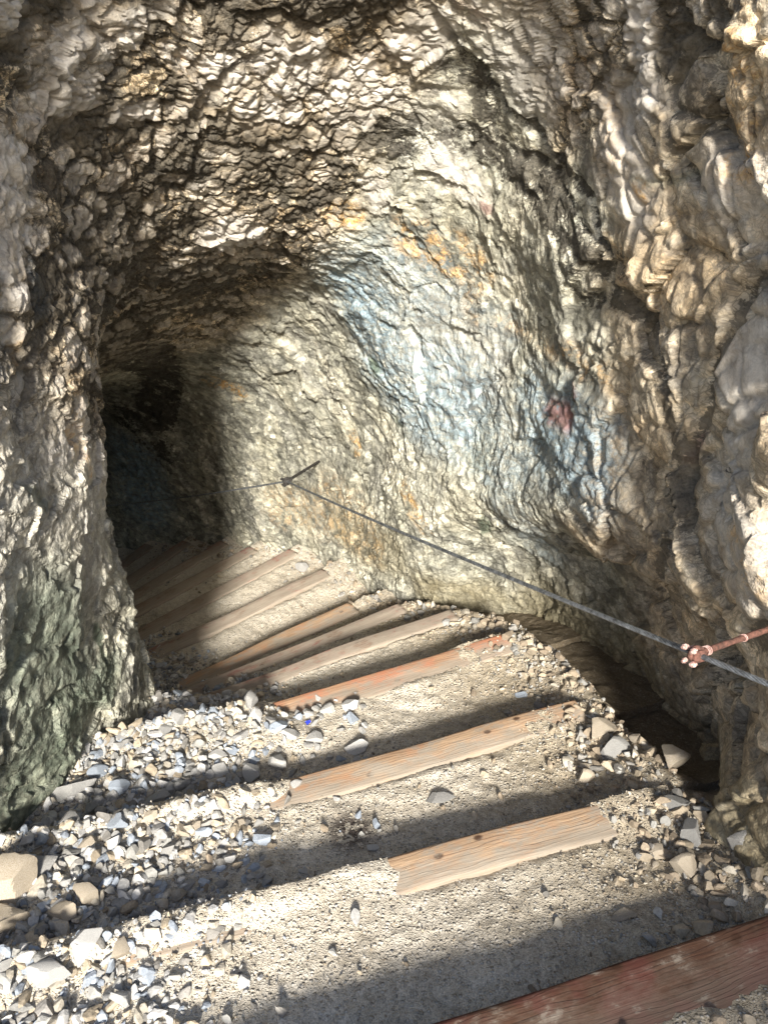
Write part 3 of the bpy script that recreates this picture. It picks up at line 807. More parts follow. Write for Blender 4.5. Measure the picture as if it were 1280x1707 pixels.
def build_timber(k, v0, v1, wood, label):
    R = ring(np.array([float(k)]))[0]
    bl, br = R[0:2], R[2:4]
    A = bl + (br - bl) * v0; B = bl + (br - bl) * v1
    d = (B - A); L = float(np.hypot(*d)); d = d / L
    back = np.array([d[1], -d[0]])              # towards the viewer
    if back @ np.array([0, -1.0]) < 0: back = -back
    z = float(floor_z(k))
    n = max(int(L / 0.02), 20)
    s = np.linspace(0, L, n)
    rng = np.random.RandomState(40 + k)
    wd = {0: 0.16, 3: 0.125, 4: 0.085, 5: 0.085}.get(k, PLANK)
    hh = 0.15
    # closed profile (across, up); across 0 = far face
    prof = np.array([(0, -hh), (0, -0.06), (0.0, -0.008), (0.003, -0.002), (0.010, 0.0), (0.035, 0.001), (wd * 0.5, 0.001), (wd * 0.7, 0.0), (wd - 0.012, 0.0),
                     (wd - 0.003, -0.003), (wd, -0.012), (wd, -0.07), (wd, -hh)])
    m = len(prof)
    V = np.zeros((n, m, 3))
    for i in range(n):
        # slight bow and wane along its length
        Pn = np.array([[s[i], 0, k * 9.1]], np.float32)
        bow = 0.014 * float(vnoise(Pn, 2.0, 3)[0]); sag = 0.010 * float(vnoise(Pn, 2.6, 8)[0])
        for j, (a, h) in enumerate(prof):
            Pj = np.array([[s[i] * 2, a * 10, k * 3.3 + h * 10]], np.float32)
            e = 0.003 * float(vnoise(Pj, 4, 12)[0])
            V[i, j] = (s[i], a + bow + e, h + sag + e)
    # local frame: x along, y towards the viewer, z up
    idx = np.arange(n * m).reshape(n, m)
    Fq = np.concatenate([np.stack([idx[:-1, :-1], idx[1:, :-1], idx[1:, 1:], idx[:-1, 1:]], -1).reshape(-1, 4)])
    Vf = V.reshape(-1, 3)
    # end caps as fans of quads (profile halves)
    caps = []
    for e in (0, n - 1):
        for j in range(m // 2):
            q = [idx[e, j], idx[e, j + 1], idx[e, m - 2 - j], idx[e, m - 1 - j]]
            if len(set(q)) == 4: caps.append(q if e == 0 else q[::-1])
    Fq = np.concatenate([Fq, np.array(caps)])
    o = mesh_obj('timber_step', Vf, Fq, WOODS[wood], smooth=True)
    ang = math.atan2(d[1], d[0])
    M = Matrix.Translation((A[0], A[1], z + 0.004)) @ Matrix.Rotation(ang, 4, 'Z') @ Matrix.Scale(-1, 4, (0, 1, 0))
    o.data.transform(Matrix.Scale(-1, 4, (0, 1, 0)))
    o.data.flip_normals() if False else None
    o.location = (A[0], A[1], z + 0.004); o.rotation_euler = (0, 0, ang)
    tag(o, label, 'timber step', 'timber edges of the descending stair')
    return o
for tb in TIMBERS:
    build_timber(*tb)

# unseen stony slope behind the viewer, added to bounce light onto the ceiling
def build_outside():
    xs = np.linspace(-30, 30, 90); ys = np.linspace(-40, -0.75, 70)
    X, Y = np.meshgrid(xs, ys, indexing='ij')
    P = np.stack([X.ravel(), Y.ravel(), np.zeros(X.size)], 1).astype(np.float32)
    # flat by the steps, banks to both sides
    P[:, 2] = -1.14 + 0.35 * sstep(1.8, 6, np.abs(P[:, 0])) + 0.12 * fbm(P, 0.5, 4, 5) * sstep(-1.5, -4, P[:, 1]) + 0.02 * fbm(P, 3, 3, 7)
    idx = np.arange(len(P)).reshape(X.shape)
    Fq = np.stack([idx[:-1, :-1], idx[1:, :-1], idx[1:, 1:], idx[:-1, 1:]], -1).reshape(-1, 4)
    a = np.zeros((len(P), 3), np.float32); a[:, 1] = 0.3
    tag(mesh_obj('unseen_hillside', P, Fq, MAT_SOIL, attrs=dict(mG=a)), kind='structure')
build_outside()
NOTABLE = [
 (-0.96, 1.55, (0.075, 0.045, 0.035), 'pale', 'largest white oval stone in the loose heap by the green left wall'),
 (-0.93, 1.95, (0.055, 0.03, 0.02), 'pale', 'flat white slab of stone at the upper left rim of the white heap'),
 (-0.95, 1.14, (0.085, 0.065, 0.055), 'tan', 'big cream boulder at the left edge of the picture, the upper one of two'),
 (-0.91, 1.05, (0.07, 0.05, 0.05), 'tan', 'cream boulder at the left edge of the picture, just below the bigger one'),
 (-0.60, 2.06, (0.05, 0.035, 0.025), 'pale', 'broad white stone at the top of the white heap, left of the orange timber'),
 (-0.55, 1.73, (0.035, 0.025, 0.02), 'pale', 'white wedge shaped stone low in the middle of the white heap'),
 (-0.74, 1.36, (0.038, 0.03, 0.03), 'blue', 'bluish white block in the left rubble, below the largest white oval stone'),
 (-0.89, 1.37, (0.04, 0.035, 0.025), 'grey', 'square grey block in the left rubble, beside the bluish white one'),
 (-0.91, 1.21, (0.065, 0.055, 0.035), 'grey', 'rough dark grey boulder touching the big cream boulder at left'),
 (-0.69, 1.03, (0.033, 0.028, 0.03), 'pale', 'pointed white stone at the left end of the nearest sunlit timber'),
 (-0.74, 0.90, (0.05, 0.035, 0.03), 'pale', 'blocky pale stone at the bottom left corner'),
 (0.72, 1.76, (0.065, 0.04, 0.035), 'tan', 'jagged tan rock at the right end of the second sunlit step'),
 (0.73, 1.66, (0.05, 0.035, 0.03), 'grey', 'rounded blue grey rock against the jagged tan one on the second sunlit step'),
 (0.63, 1.60, (0.045, 0.018, 0.012), 'tan', 'long flat yellow stone below the blue grey rock'),
 (0.81, 1.26, (0.03, 0.045, 0.035), 'grey', 'upright pale grey stone at the right end of the nearest sunlit step'),
 (0.76, 1.17, (0.038, 0.034, 0.03), 'tan', 'cream stone at the shadow edge, right end of the nearest sunlit step'),
 (0.71, 1.22, (0.024, 0.022, 0.015), 'tan', 'small yellow stone left of the upright pale grey one'),
 (0.82, 1.37, (0.045, 0.03, 0.022), 'grey', 'flat grey stone above the upright pale grey one'),
 (0.88, 1.57, (0.05, 0.05, 0.06), 'tan', 'tan pointed boulder at the edge of the dark gap along the right wall'),
 (0.57, 1.04, (0.035, 0.018, 0.012), 'tan', 'flat brown stone lying in the shadow at lower right'),
 (0.52, 2.06, (0.03, 0.018, 0.015), 'blue', 'small blue grey stone in gravel beyond the end of the bright orange timber'),
 (0.16, 1.49, (0.055, 0.025, 0.01), 'grey', 'thin grey slab sunk in the soil of the second sunlit step'),
 (-0.27, 1.56, (0.02, 0.018, 0.018), 'pale', 'small white cube shaped stone perched on the edge of the second sunlit timber'),
 (-1.04, 2.93, (0.035, 0.02, 0.016), 'pale', 'white stone on the stair beside the left rock corner, beyond the white heap'),
 (-0.56, 4.18, (0.05, 0.045, 0.04), 'grey', 'grey boulder at the foot of the far wall where the stair bends'),
 (-2.28, 5.64, (0.05, 0.03, 0.03), 'grey', 'pale grey stone at the deep end of the stair in the dark'),
 (-0.38, 2.73, (0.03, 0.02, 0.014), 'grey', 'oval grey stone lying on the orange brown timber in the middle of the stair'),
 (-0.35, 1.34, (0.035, 0.025, 0.022), 'blue', 'bluish stone on the second sunlit step, left of the dark damp stain'),
 (-0.56, 1.45, (0.028, 0.02, 0.015), 'tan', 'small tan stone on the gravel below the white heap'),
 (0.91, 1.19, (0.05, 0.04, 0.04), 'grey', 'grey stone wedged against the dark right wall at the lower right'),
 (0.29, 2.73, (0.025, 0.02, 0.018), 'grey', 'lone grey stone in the dim gravel beyond the thin pinkish timbers'),
]

# ================================================================== added bank behind the viewer, shaped to shade the lower right
def build_shade_bank():
    prof = [(-2.2, -1.08), (-1.0, -1.04), (-0.2, -0.98), (0.06, -0.86), (0.35, -0.73), (0.67, -0.63), (0.91, -0.56), (1.0, -0.50), (1.04, -0.3), (1.08, 0.12), (1.3, 0.12), (2.4, 0.5)]
    px, pz = np.array(prof).T
    xs = np.linspace(-2.2, 2.4, 240)
    top = np.interp(xs, px, pz)
    # cross section: up the front, over, down the back
    cs = [(-0.58, -1.7, 0), (-0.59, None, 0.45), (-0.63, None, 0.75), (-0.68, None, 0.93), (-0.72, None, 1.0), (-0.78, None, 0.99), (-0.90, None, 0.85), (-1.15, None, 0.6), (-1.5, None, 0.2), (-1.8, -1.7, 0)]
    V = np.zeros((240, len(cs) * 3 - 2, 3), np.float32)
    for i in range(240):
        pts = np.array([(y, -1.7 if f == 0 else -1.5 + (top[i] + 1.5) * f) for y, _, f in cs])
        s = np.linspace(0, len(cs) - 1, V.shape[1])
        V[i, :, 0] = xs[i]
        V[i, :, 1] = np.interp(s, range(len(cs)), pts[:, 0]); V[i, :, 2] = np.interp(s, range(len(cs)), pts[:, 1])
    P = V.reshape(-1, 3)
    P[:, 2] += 0.03 * fbm(P, 6, 3, 5); P[:, 1] += 0.05 * fbm(P, 4, 3, 6) - 0.02
    idx = np.arange(len(P)).reshape(V.shape[:2])
    Fq = np.stack([idx[:-1, :-1], idx[1:, :-1], idx[1:, 1:], idx[:-1, 1:]], -1).reshape(-1, 4)
    z = np.zeros((len(P), 3), np.float32); c = z.copy(); c[:, 2] = 1
    tag(mesh_obj('added_shade_bank', P, Fq, MAT_ROCK, attrs=dict(mA=z, mB=z, mC=c)), kind='structure')
build_shade_bank()

# ================================================================== stones
def ico(sub):
    bm = bmesh.new(); bmesh.ops.create_icosphere(bm, subdivisions=sub, radius=1.0)
    bm.verts.ensure_lookup_table()
    V = np.array([v.co[:] for v in bm.verts]); F = np.array([[v.index for v in f.verts] for f in bm.faces]); bm.free()
    return V, F

def stone_template(sub, seed, cuts=9, flat=1.0):
    V, F = ico(sub)
    rng = np.random.RandomState(seed)
    V = V * rng.uniform(0.9, 1.1, (1, 3))
    for _ in range(cuts):
        nrm = rng.normal(size=3); nrm /= np.linalg.norm(nrm)
        d = rng.uniform(0.34, 0.72)
        s = V @ nrm - d
        V = np.where(s[:, None] > 0, V - nrm * s[:, None], V)
    if sub > 2:
        V = V + 0.016 * np.stack([fbm(V.astype(np.float32) + seed, 3.5, 3, 70 + i) for i in range(3)], 1)
    V /= np.abs(V).max(0)
    return V, F

def stone_material(name, lo, hi, tint=None, attr=False):
    n = NT(name)
    P = n.co
    f1 = n.noise(P, 35, 5, 0.65); f2 = n.noise(P, 170, 4, 0.7)
    c = n.ramp(f1, [(0.32, lo), (0.62, hi)])
    if attr:
        a = n.t.nodes.new('ShaderNodeAttribute'); a.attribute_name = 'mS'
        c = n.mix(1.0, a.outputs['Color'], n.ramp(f1, [(0.3, 0.75), (0.65, 1.15)]), 'MULTIPLY')
    else:
        oi = n.t.nodes.new('ShaderNodeObjectInfo')
        c = n.mix(1.0, c, n.ramp(oi.outputs['Random'], [(0.0, 0.72), (1.0, 1.15)]), 'MULTIPLY')
        vein = n.maprange(n.noise(P, 22, 3, 0.5, 1.5), 0.49, 0.51)
        c = n.mix(n.math('MULTIPLY', vein, 0.12), c, (0.9, 0.88, 0.84))
    c = n.mix(1.0, c, n.ramp(f2, [(0.3, 0.8), (0.7, 1.12)]), 'MULTIPLY')
    nm = n.bump(n.math('ADD', f1, n.math('MULTIPLY', f2, 0.5)), 0.7, 0.004)
    return n.done(c, 0.82, nm, 0.25)

SM = {
    'pale': stone_material('white_limestone', (0.29, 0.285, 0.27), (0.54, 0.53, 0.51)),
    'blue': stone_material('bluish_limestone', (0.24, 0.28, 0.34), (0.43, 0.49, 0.57)),
    'grey': stone_material('grey_limestone', (0.17, 0.168, 0.155), (0.36, 0.35, 0.335)),
    'tan': stone_material('tan_limestone', (0.27, 0.215, 0.15), (0.50, 0.43, 0.33)),
}
TPL = []
for i in range(14):
    V, F = stone_template(4, 100 + i, 9 + i % 4)
    TPL.append((V, F))
TMESH = {}
def stone_mesh(i, m):
    if (i, m) not in TMESH:
        V, F = TPL[i]
        me = bpy.data.meshes.new('stone')
        me.from_pydata(V.tolist(), [], F.tolist()); me.update()
        me.materials.append(SM[m]); TMESH[(i, m)] = me
        me.set_sharp_from_angle(angle=math.radians(20))
    return TMESH[(i, m)]

RG = np.random.RandomState(7)
GP = GROUND.reshape(-1, 3)
PLACED = []
def put_stone(x, y, z, size, m, label, group=None, rz=None, tilt=0.3, i=None):
    i = RG.randint(len(TPL)) if i is None else i
    o = bpy.data.objects.new('stone', stone_mesh(i, m)); COL.objects.link(o)
    o.location = (x, y, z); o.scale = size
    o.rotation_euler = (RG.uniform(-tilt, tilt), RG.uniform(-tilt, tilt), RG.uniform(0, 6.28) if rz is None else rz)
    tag(o, label, 'stone', group)
    PLACED.append((x, y, max(size[0], size[1])))
    return o

def floor_at(x, y):
    d = (GP[:, 0] - x) ** 2 + (GP[:, 1] - y) ** 2
    near = np.argsort(d)[:6]
    return float(np.median(GP[near, 2]))

for j, (x, y, s, m, label) in enumerate(NOTABLE):
    z = floor_at(x, y)
    put_stone(x, y, z + s[2] * 0.55, s, m, label, rz=0.25, tilt=0.25, i=j % len(TPL))

def width_at(u, v):
    return ring(u)
ZONES = [  # u0, u1, v0, v1, count, r0, r1, mats, label, group
    (2.05, 2.97, 0.02, 0.55, 105, .015, .042, ('pale', 'pale', 'blue', 'pale', 'grey'), 'angular white stone in the loose white heap left of the bright orange timber', 'stones of the white heap'),
    (1.05, 2.0, 0.0, 0.40, 55, .013, .038, ('pale', 'grey', 'blue', 'tan', 'grey'), 'pale stone in the rubble on the left of the second sunlit step', 'rubble on the left of the second sunlit step'),
    (1.1, 1.9, 0.36, 0.55, 12, .012, .022, ('blue', 'blue', 'pale'), 'bluish white stone scattered mid way along the second sunlit step', 'bluish stones mid way on the second sunlit step'),
    (0.0, 0.98, 0.0, 0.26, 36, .014, .040, ('pale', 'grey', 'tan', 'tan'), 'stone in the bottom left rubble of the nearest sunlit step', 'rubble at the bottom left'),
    (3.05, 6.9, 0.02, 0.30, 35, .012, .026, ('pale', 'pale', 'grey'), 'white pebble on the thin steps beside the left rock corner', 'pebbles beside the left rock corner'),
    (0.25, 1.9, 0.86, 1.0, 20, .010, .024, ('tan', 'grey', 'tan'), 'tan stone in the rubble beyond the right end of the two nearest sunlit timbers', 'rubble by the right wall'),
]
for (u0, u1, v0, v1, cnt, r0, r1, mats, label, grp) in ZONES:
    made = 0; tries = 0
    while made < cnt and tries < cnt * 40:
        tries += 1
        u = RG.uniform(u0, u1); v = v0 + (v1 - v0) * (RG.uniform() ** (1.25 if v0 < 0.5 else 0.8))
        r = r0 + (r1 - r0) * RG.uniform() ** 2.6
        fu = u - math.floor(u)
        if u < 5 and (fu > 0.90 or fu < 0.12): continue
        p = ground_at(np.array([u]), np.array([v]))[0]
        if any((p[0] - a) ** 2 + (p[1] - b) ** 2 < (0.72 * (r + c)) ** 2 for a, b, c in PLACED): continue
        s = (r * RG.uniform(1.0, 1.4), r * RG.uniform(0.75, 1.05), r * RG.uniform(0.5, 0.85))
        put_stone(p[0], p[1], p[2] + s[2] * RG.uniform(0.25, 0.8), s, mats[RG.randint(len(mats))], label, grp, tilt=0.6)
        made += 1

def gravel(name, count, sub, rlo, rhi, density, seed, pw=2.0):
    rng = np.random.RandomState(seed)
    tpl = [stone_template(sub, 300 + seed * 20 + i, 9) for i in range(16)]
    nv = len(tpl[0][0]); Fs = tpl[0][1]
    # sample with a density over (u, v)
    pts_u, pts_v = [], []
    n = 0
    while n < count:
        u = rng.uniform(-0.9, 12.5, count); v = rng.uniform(0.0, 1.0, count)
        keep = rng.uniform(size=count) < density(u, v)
        pts_u.append(u[keep]); pts_v.append(v[keep]); n += keep.sum()
    u = np.concatenate(pts_u)[:count]; v = np.concatenate(pts_v)[:count]
    p = ground_at(u, v)
    r = rlo + (rhi - rlo) * rng.uniform(size=count) ** pw
    r *= 1 - 0.35 * sstep(0.15, 0.5, v) * (1 - sstep(0.75, 0.9, v))
    sc = np.stack([r * rng.uniform(0.9, 1.5, count), r * rng.uniform(0.7, 1.1, count), r * rng.uniform(0.45, 0.85, count)], 1)
    q = rng.normal(size=(count, 4)); q[:, 1:3] *= 0.5; q /= np.linalg.norm(q, axis=1, keepdims=True)
    w, x, y, z = q.T
    R = np.stack([1 - 2 * (y * y + z * z), 2 * (x * y - z * w), 2 * (x * z + y * w), 2 * (x * y + z * w), 1 - 2 * (x * x + z * z), 2 * (y * z - x * w),
                  2 * (x * z - y * w), 2 * (y * z + x * w), 1 - 2 * (x * x + y * y)], 1).reshape(-1, 3, 3)
    T = np.stack([t[0] for t in tpl])[rng.randint(16, size=count)]
    V = np.einsum('nij,nkj->nki', R, T * sc[:, None, :]) + p[:, None, :]
    V[:, :, 2] += (sc[:, 2] * rng.uniform(0.1, 0.8, count))[:, None] + rng.uniform(-0.003, 0.004, count)[:, None]
    base = np.array([(0.58, 0.57, 0.55), (0.44, 0.43, 0.40), (0.36, 0.34, 0.31), (0.55, 0.46, 0.34), (0.62, 0.56, 0.46), (0.42, 0.34, 0.25), (0.44, 0.49, 0.56)])
    left = sstep(0.60, 0.3, v)
    pr = np.where(rng.uniform(size=count) < left, rng.choice([0, 0, 1, 2, 6, 4, 3], count), rng.choice([3, 4, 3, 5, 1, 2, 5], count))
    c = base[pr] * rng.uniform(0.45, 0.98, (count, 1))
    C = np.repeat(c[:, None, :], nv, 1).reshape(-1, 3)
    F = (Fs[None] + (np.arange(count) * nv)[:, None, None]).reshape(-1, 3)
    o = mesh_obj(name, V.reshape(-1, 3), F, MAT_GRAVEL, smooth=False, attrs=dict(mS=C))
    tag(o, kind='stuff')
    return o
MAT_GRAVEL = stone_material('gravel_chips', (0.3, 0.3, 0.3), (0.6, 0.6, 0.6), attr=True)

def dens_small(u, v):
    d = 0.30 + 0.55 * sstep(0.62, 0.9, v) + 0.6 * sstep(0.6, 0.25, v)
    d = d * (1 - 0.6 * sstep(7, 11, u))
    k = np.ceil(u); f = u - k + 1
    ex = expose(k, v)
    d = d * (1 - 0.96 * ex * sstep(0.70, 0.80, f))
    # far treads are trodden smooth
    return np.clip(d * np.where(u > 6.5, 0.35 + 0.65 * sstep(0.3, 0.1, v), 1), 0, 1)
def dens_mid(u, v):
    d = 0.02 + 0.42 * sstep(0.80, 0.95, v) * (1 - 0.7 * sstep(4, 7, u)) + 0.95 * sstep(0.46, 0.20, v) * (1 - 0.8 * sstep(6, 9, u))
    k = np.ceil(u); f = u - k + 1
    ex = expose(k, v)
    clear = 1 - 0.9 * (sstep(0.90, 0.94, f) + (1 - sstep(0.06, 0.12, f))) * (u < 5)
    return np.clip(d * clear * (1 - ex * sstep(0.65, 0.75, f)), 0, 1)
def gravel_label(o, label, cat):
    o['label'] = label; o['category'] = cat
gravel_label(gravel('gravel', 30000, 1, 0.0018, 0.0062, dens_small, 1), 'fine tan and grey chippings strewn over every tread of the stair', 'gravel')
gravel_label(gravel('rubble', 15000, 2, 0.006, 0.025, dens_mid, 2, 3.0), 'coarse pale broken stone banked along both sides of the stair', 'rubble')

# ================================================================== hand cable
def metal_material(name, lo, hi, rough, metallic, scale=60):
    n = NT(name)
    f = n.noise(n.co, scale, 5, 0.7)
    c = n.ramp(f, [(0.35, lo), (0.65, hi)])
    n.b.inputs['Metallic'].default_value = metallic
    return n.done(c, rough, n.bump(f, 0.6, 0.002), 0.5)
M_STEEL = metal_material('galvanised_steel', (0.08, 0.083, 0.087), (0.34, 0.36, 0.38), 0.36, 0.6)
M_RUST = metal_material('rusty_iron', (0.05, 0.025, 0.018), (0.20, 0.09, 0.065), 0.85, 0.15, 90)
M_PINK = metal_material('flaking_paint', (0.22, 0.09, 0.07), (0.72, 0.52, 0.46), 0.6, 0.0, 120)
M_BLACK = metal_material('blackened_iron', (0.012, 0.011, 0.010), (0.05, 0.045, 0.04), 0.7, 0.3)

def tube(pts, r, sides=8, closed=False):
    """swept tube with transported frames -> V, F(quads)"""
    pts = np.asarray(pts, float); n = len(pts)
    r = np.broadcast_to(np.asarray(r, float), (n,))
    T = np.gradient(pts, axis=0)
    if closed: T = np.roll(pts, -1, 0) - np.roll(pts, 1, 0)
    T /= np.linalg.norm(T, axis=1, keepdims=True)
    a = np.array([0, 0, 1.0]) if abs(T[0, 2]) < 0.9 else np.array([1.0, 0, 0])
    U = np.zeros_like(pts); u = a - T[0] * (a @ T[0]); u /= np.linalg.norm(u)
    for i in range(n):
        u = u - T[i] * (u @ T[i]); u /= np.linalg.norm(u); U[i] = u
    Wv = np.cross(T, U)
    th = np.linspace(0, 2 * np.pi, sides, endpoint=False)
    V = pts[:, None] + r[:, None, None] * (np.cos(th)[None, :, None] * U[:, None] + np.sin(th)[None, :, None] * Wv[:, None])
    idx = np.arange(n * sides).reshape(n, sides)
    nx = np.roll(idx, -1, 1)
    if closed:
        F = np.stack([idx, nx, np.roll(nx, -1, 0), np.roll(idx, -1, 0)], -1).reshape(-1, 4)
    else:
        F = np.stack([idx[:-1], nx[:-1], nx[1:], idx[1:]], -1).reshape(-1, 4)
    return V.reshape(-1, 3), F, (T, U, Wv)

def join(parts):
    Vs, Fs, o = [], [], 0
    for V, F in parts:
        Vs.append(V); Fs.append(F + o); o += len(V)
    return np.concatenate(Vs), np.concatenate(Fs)

def resample(pts, step):
    pts = np.asarray(pts, float)
    L = np.concatenate([[0], np.cumsum(np.linalg.norm(np.diff(pts, axis=0), axis=1))])
    s = np.linspace(0, L[-1], int(L[-1] / step) + 2)
    return np.stack([np.interp(s, L, pts[:, i]) for i in range(3)], 1), s

def build_cable():
    C0 = np.array([1.06, 0.20, -0.62])
    def span(a, b, sag, n=60):
        t = np.linspace(0, 1, n)[:, None]
        p = a + (b - a) * t
        p[:, 2] -= sag * 4 * (t * (1 - t))[:, 0]
        return p
    path = np.concatenate([span(C0, C1, 0.004)[:-1], span(C1, C2, 0.012)[:-1], span(C2, C3, 0.02)])
    p, s = resample(path, 0.010)
    _, _, (T, U, Wv) = tube(p, 0.005)
    parts = []
    for k in range(6):
        a = s / 0.085 * 2 * np.pi + k * np.pi / 3
        q = p + 0.0038 * (np.cos(a)[:, None] * U + np.sin(a)[:, None] * Wv)
        V, F, _ = tube(q, 0.0022, 6); parts.append((V, F))
    V, F = join(parts)
    o = mesh_obj('steel_cable', V, F, M_STEEL)
    tag(o, 'taut twisted steel hand cable running down the right wall into the dark tunnel', 'cable')
    return o

def lump(center, r, seed, squash=(1, 1, 1)):
    V, F = ico(3)
    V = V * (1 + 0.16 * fbm((V * 1.5 + seed).astype(np.float32), 1.6, 3, seed)[:, None])
    V = V * np.array(squash) * r + np.array(center)
    return V, np.concatenate([F, F[:, :1]], 1) if False else F

def hexnut(center, axis, r, h, name, mat, parent, off):
    bm = bmesh.new()
    bmesh.ops.create_cone(bm, cap_ends=True, segments=6, radius1=r, radius2=r, depth=h)
    bmesh.ops.bevel(bm, geom=[e for e in bm.edges], offset=r * 0.15, segments=2, affect='EDGES')
    # threaded end
    r2 = bmesh.ops.create_cone(bm, cap_ends=True, segments=12, radius1=r * 0.5, radius2=r * 0.5, depth=h * 2.2)
    rot = Vector((0, 0, 1)).rotation_difference(Vector(axis)).to_matrix().to_4x4()
    bm.transform(Matrix.Translation(Vector(center) - Vector(off)) @ rot)
    me = bpy.data.meshes.new(name); bm.to_mesh(me); bm.free(); me.materials.append(mat)
    o = bpy.data.objects.new(name, me); COL.objects.link(o); o.parent = parent
    return o

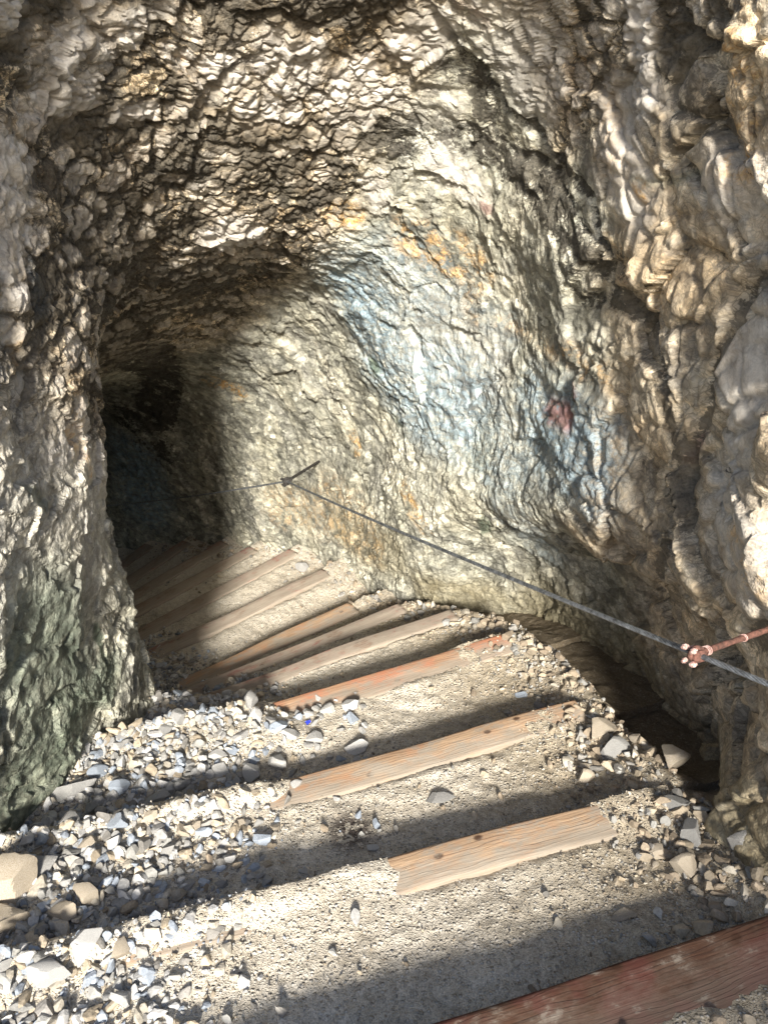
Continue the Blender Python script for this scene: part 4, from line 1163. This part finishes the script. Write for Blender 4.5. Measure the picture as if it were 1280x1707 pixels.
def build_anchor(head, wall, cdir, mats, k, label):
    head = np.array(head); wall = np.array(wall)
    e = empty('cable_anchor', tuple(wall)); tag(e, label, 'anchor', 'wall anchors of the hand cable')
    d = wall - head; L = np.linalg.norm(d); d /= L
    cd = np.array(cdir) / np.linalg.norm(cdir)
    # rod, driven into the rock, with a slightly rough skin
    t = np.linspace(0, 1, 40)[:, None]
    p = head + (wall + d * 0.16 - head) * t
    rr = 0.0075 * k + 0.0008 * vnoise((p * 90).astype(np.float32), 1.0, 4)
    V, F, _ = tube(p, rr, 14); mesh_obj('rod', V - wall, F, mats[0], e)
    # eye that the cable runs through: a ring round the cable with its axis along it
    up = np.cross(cd, d); up /= np.linalg.norm(up); side = np.cross(up, cd)
    th = np.linspace(0, 2 * np.pi, 36, endpoint=False)[:, None]
    ring_p = head + (0.014 * k) * (np.cos(th) * up + np.sin(th) * side)
    V, F, _ = tube(ring_p, 0.0078 * k, 12, closed=True)
    V = V + 0.0015 * np.stack([vnoise((V * 120).astype(np.float32), 1.0, 30 + i) for i in range(3)], 1)
    mesh_obj('eye_ring', V - wall, F, mats[0], e)
    # clip saddle gripping the cable
    bm = bmesh.new(); bmesh.ops.create_cube(bm, size=1.0)
    bmesh.ops.subdivide_edges(bm, edges=bm.edges[:], cuts=3, use_grid_fill=True)
    bmesh.ops.bevel(bm, geom=[ed for ed in bm.edges if ed.calc_face_angle(0) > 1], offset=0.12, segments=2, affect='EDGES')
    B = Matrix(((cd[0], side[0], up[0], 0), (cd[1], side[1], up[1], 0), (cd[2], side[2], up[2], 0), (0, 0, 0, 1)))
    bm.transform(Matrix.Translation(Vector(head - cd * 0.004 * k - wall)) @ B @ Matrix.Diagonal((0.030 * k, 0.034 * k, 0.026 * k, 1)))
    for v in bm.verts:
        w = np.array([[v.co.x * 60, v.co.y * 60, v.co.z * 60]], np.float32)
        v.co += Vector((0.0022 * float(vnoise(w, 1, 41)[0]), 0.0022 * float(vnoise(w, 1, 42)[0]), 0.0022 * float(vnoise(w, 1, 43)[0])))
    me = bpy.data.meshes.new('clip_saddle'); bm.to_mesh(me); bm.free(); me.materials.append(mats[0])
    o = bpy.data.objects.new('clip_saddle', me); COL.objects.link(o); o.parent = e
    for f in me.polygons: f.use_smooth = True
    for a, b, q in ((0.012, 0.016, 0.5), (-0.012, 0.017, -0.2), (0.014, -0.016, 0.3), (-0.012, -0.014, 0.9)):
        c = head + cd * a * k + up * b * k - side * 0.020 * k
        ax = -side + 0.35 * q * up
        hexnut(c, ax / np.linalg.norm(ax), 0.0075 * k, 0.008 * k, 'nut', mats[1], e, wall)
    # U-bolt over the cable
    th = np.linspace(0, np.pi, 16)[:, None]
    for a in (0.012,):
        arc = head + cd * a * k + 0.013 * k * np.cos(th) * up + 0.020 * k * np.sin(th) * side
        leg0 = arc[0] - side * 0.016 * k; leg1 = arc[-1] - side * 0.016 * k
        V, F, _ = tube(np.vstack([leg0, arc, leg1]), 0.0034 * k, 8)
        mesh_obj('u_bolt', V - wall, F, mats[1], e)
    # wire lashing round the rod and round the cable
    for fr, rad, w in ((0.10, 0.0105, 3), (0.62, 0.0085, 2)):
        th = np.linspace(0, 2 * np.pi * w, 30 * w)[:, None]
        c = head + (wall - head) * fr + d * 0.0022 * th / 3.0
        s2 = np.cross(d, up); s2 /= np.linalg.norm(s2); u2 = np.cross(s2, d)
        V, F, _ = tube(c + rad * k * (np.cos(th) * u2 + np.sin(th) * s2), 0.0013 * k, 6)
        mesh_obj('wire_lashing', V - wall, F, mats[2], e)
    return e

C1 = np.array([0.598, 1.092, -0.945])
C2 = np.array([-0.565, 3.825, -2.001])
C3 = np.array([-2.66, 5.90, -3.35])
W1 = np.array([0.80, 1.215, -0.985])
W2 = np.array([-0.44, 4.16, -2.06])
build_cable()
build_anchor(C1, W1, C2 - C1, (M_RUST, M_PINK, M_PINK), 0.85, 'rust red iron anchor with a pinkish clamp holding the cable at the right edge')
build_anchor(C2, W2, C1 - C2, (M_BLACK, M_BLACK, M_BLACK), 1.15, 'small black iron anchor holding the cable at the bend before the dark tunnel')

# ================================================================== scrap of plastic
def build_scrap():
    n = NT('blue_plastic'); m = n.done((0.03, 0.05, 0.45), 0.4, None, 0.5)
    rng = np.random.RandomState(5)
    g = np.stack(np.meshgrid(np.linspace(-1, 1, 7), np.linspace(-1, 1, 6), indexing='ij'), -1).reshape(-1, 2)
    z = 0.35 * vnoise(np.stack([g[:, 0], g[:, 1], g[:, 0] * 0], 1).astype(np.float32), 1.6, 5)
    top = np.stack([g[:, 0] * 0.010, g[:, 1] * 0.006 * (1 - 0.3 * g[:, 0]), z * 0.008 + 0.001], 1)
    V = np.concatenate([top, top - [0, 0, 0.0012]])
    idx = np.arange(42).reshape(7, 6)
    Ft = np.stack([idx[:-1, :-1], idx[1:, :-1], idx[1:, 1:], idx[:-1, 1:]], -1).reshape(-1, 4)
    rimv = list(idx[:, 0]) + list(idx[-1, 1:]) + list(idx[::-1, -1][1:]) + list(idx[0, ::-1][1:-1])
    side = [[rimv[i], rimv[(i + 1) % len(rimv)], rimv[(i + 1) % len(rimv)] + 42, rimv[i] + 42] for i in range(len(rimv))]
    F = np.concatenate([Ft, Ft[:, ::-1] + 42, np.array(side)])
    o = mesh_obj('plastic_scrap', V, F, m)
    x, y = -0.27, 1.91
    o.location = (x, y, floor_at(x, y) + 0.012); o.rotation_euler = (0.2, 0.1, 0.7)
    tag(o, 'tiny blue plastic scrap in the white gravel left of the orange timber', 'litter')
build_scrap()
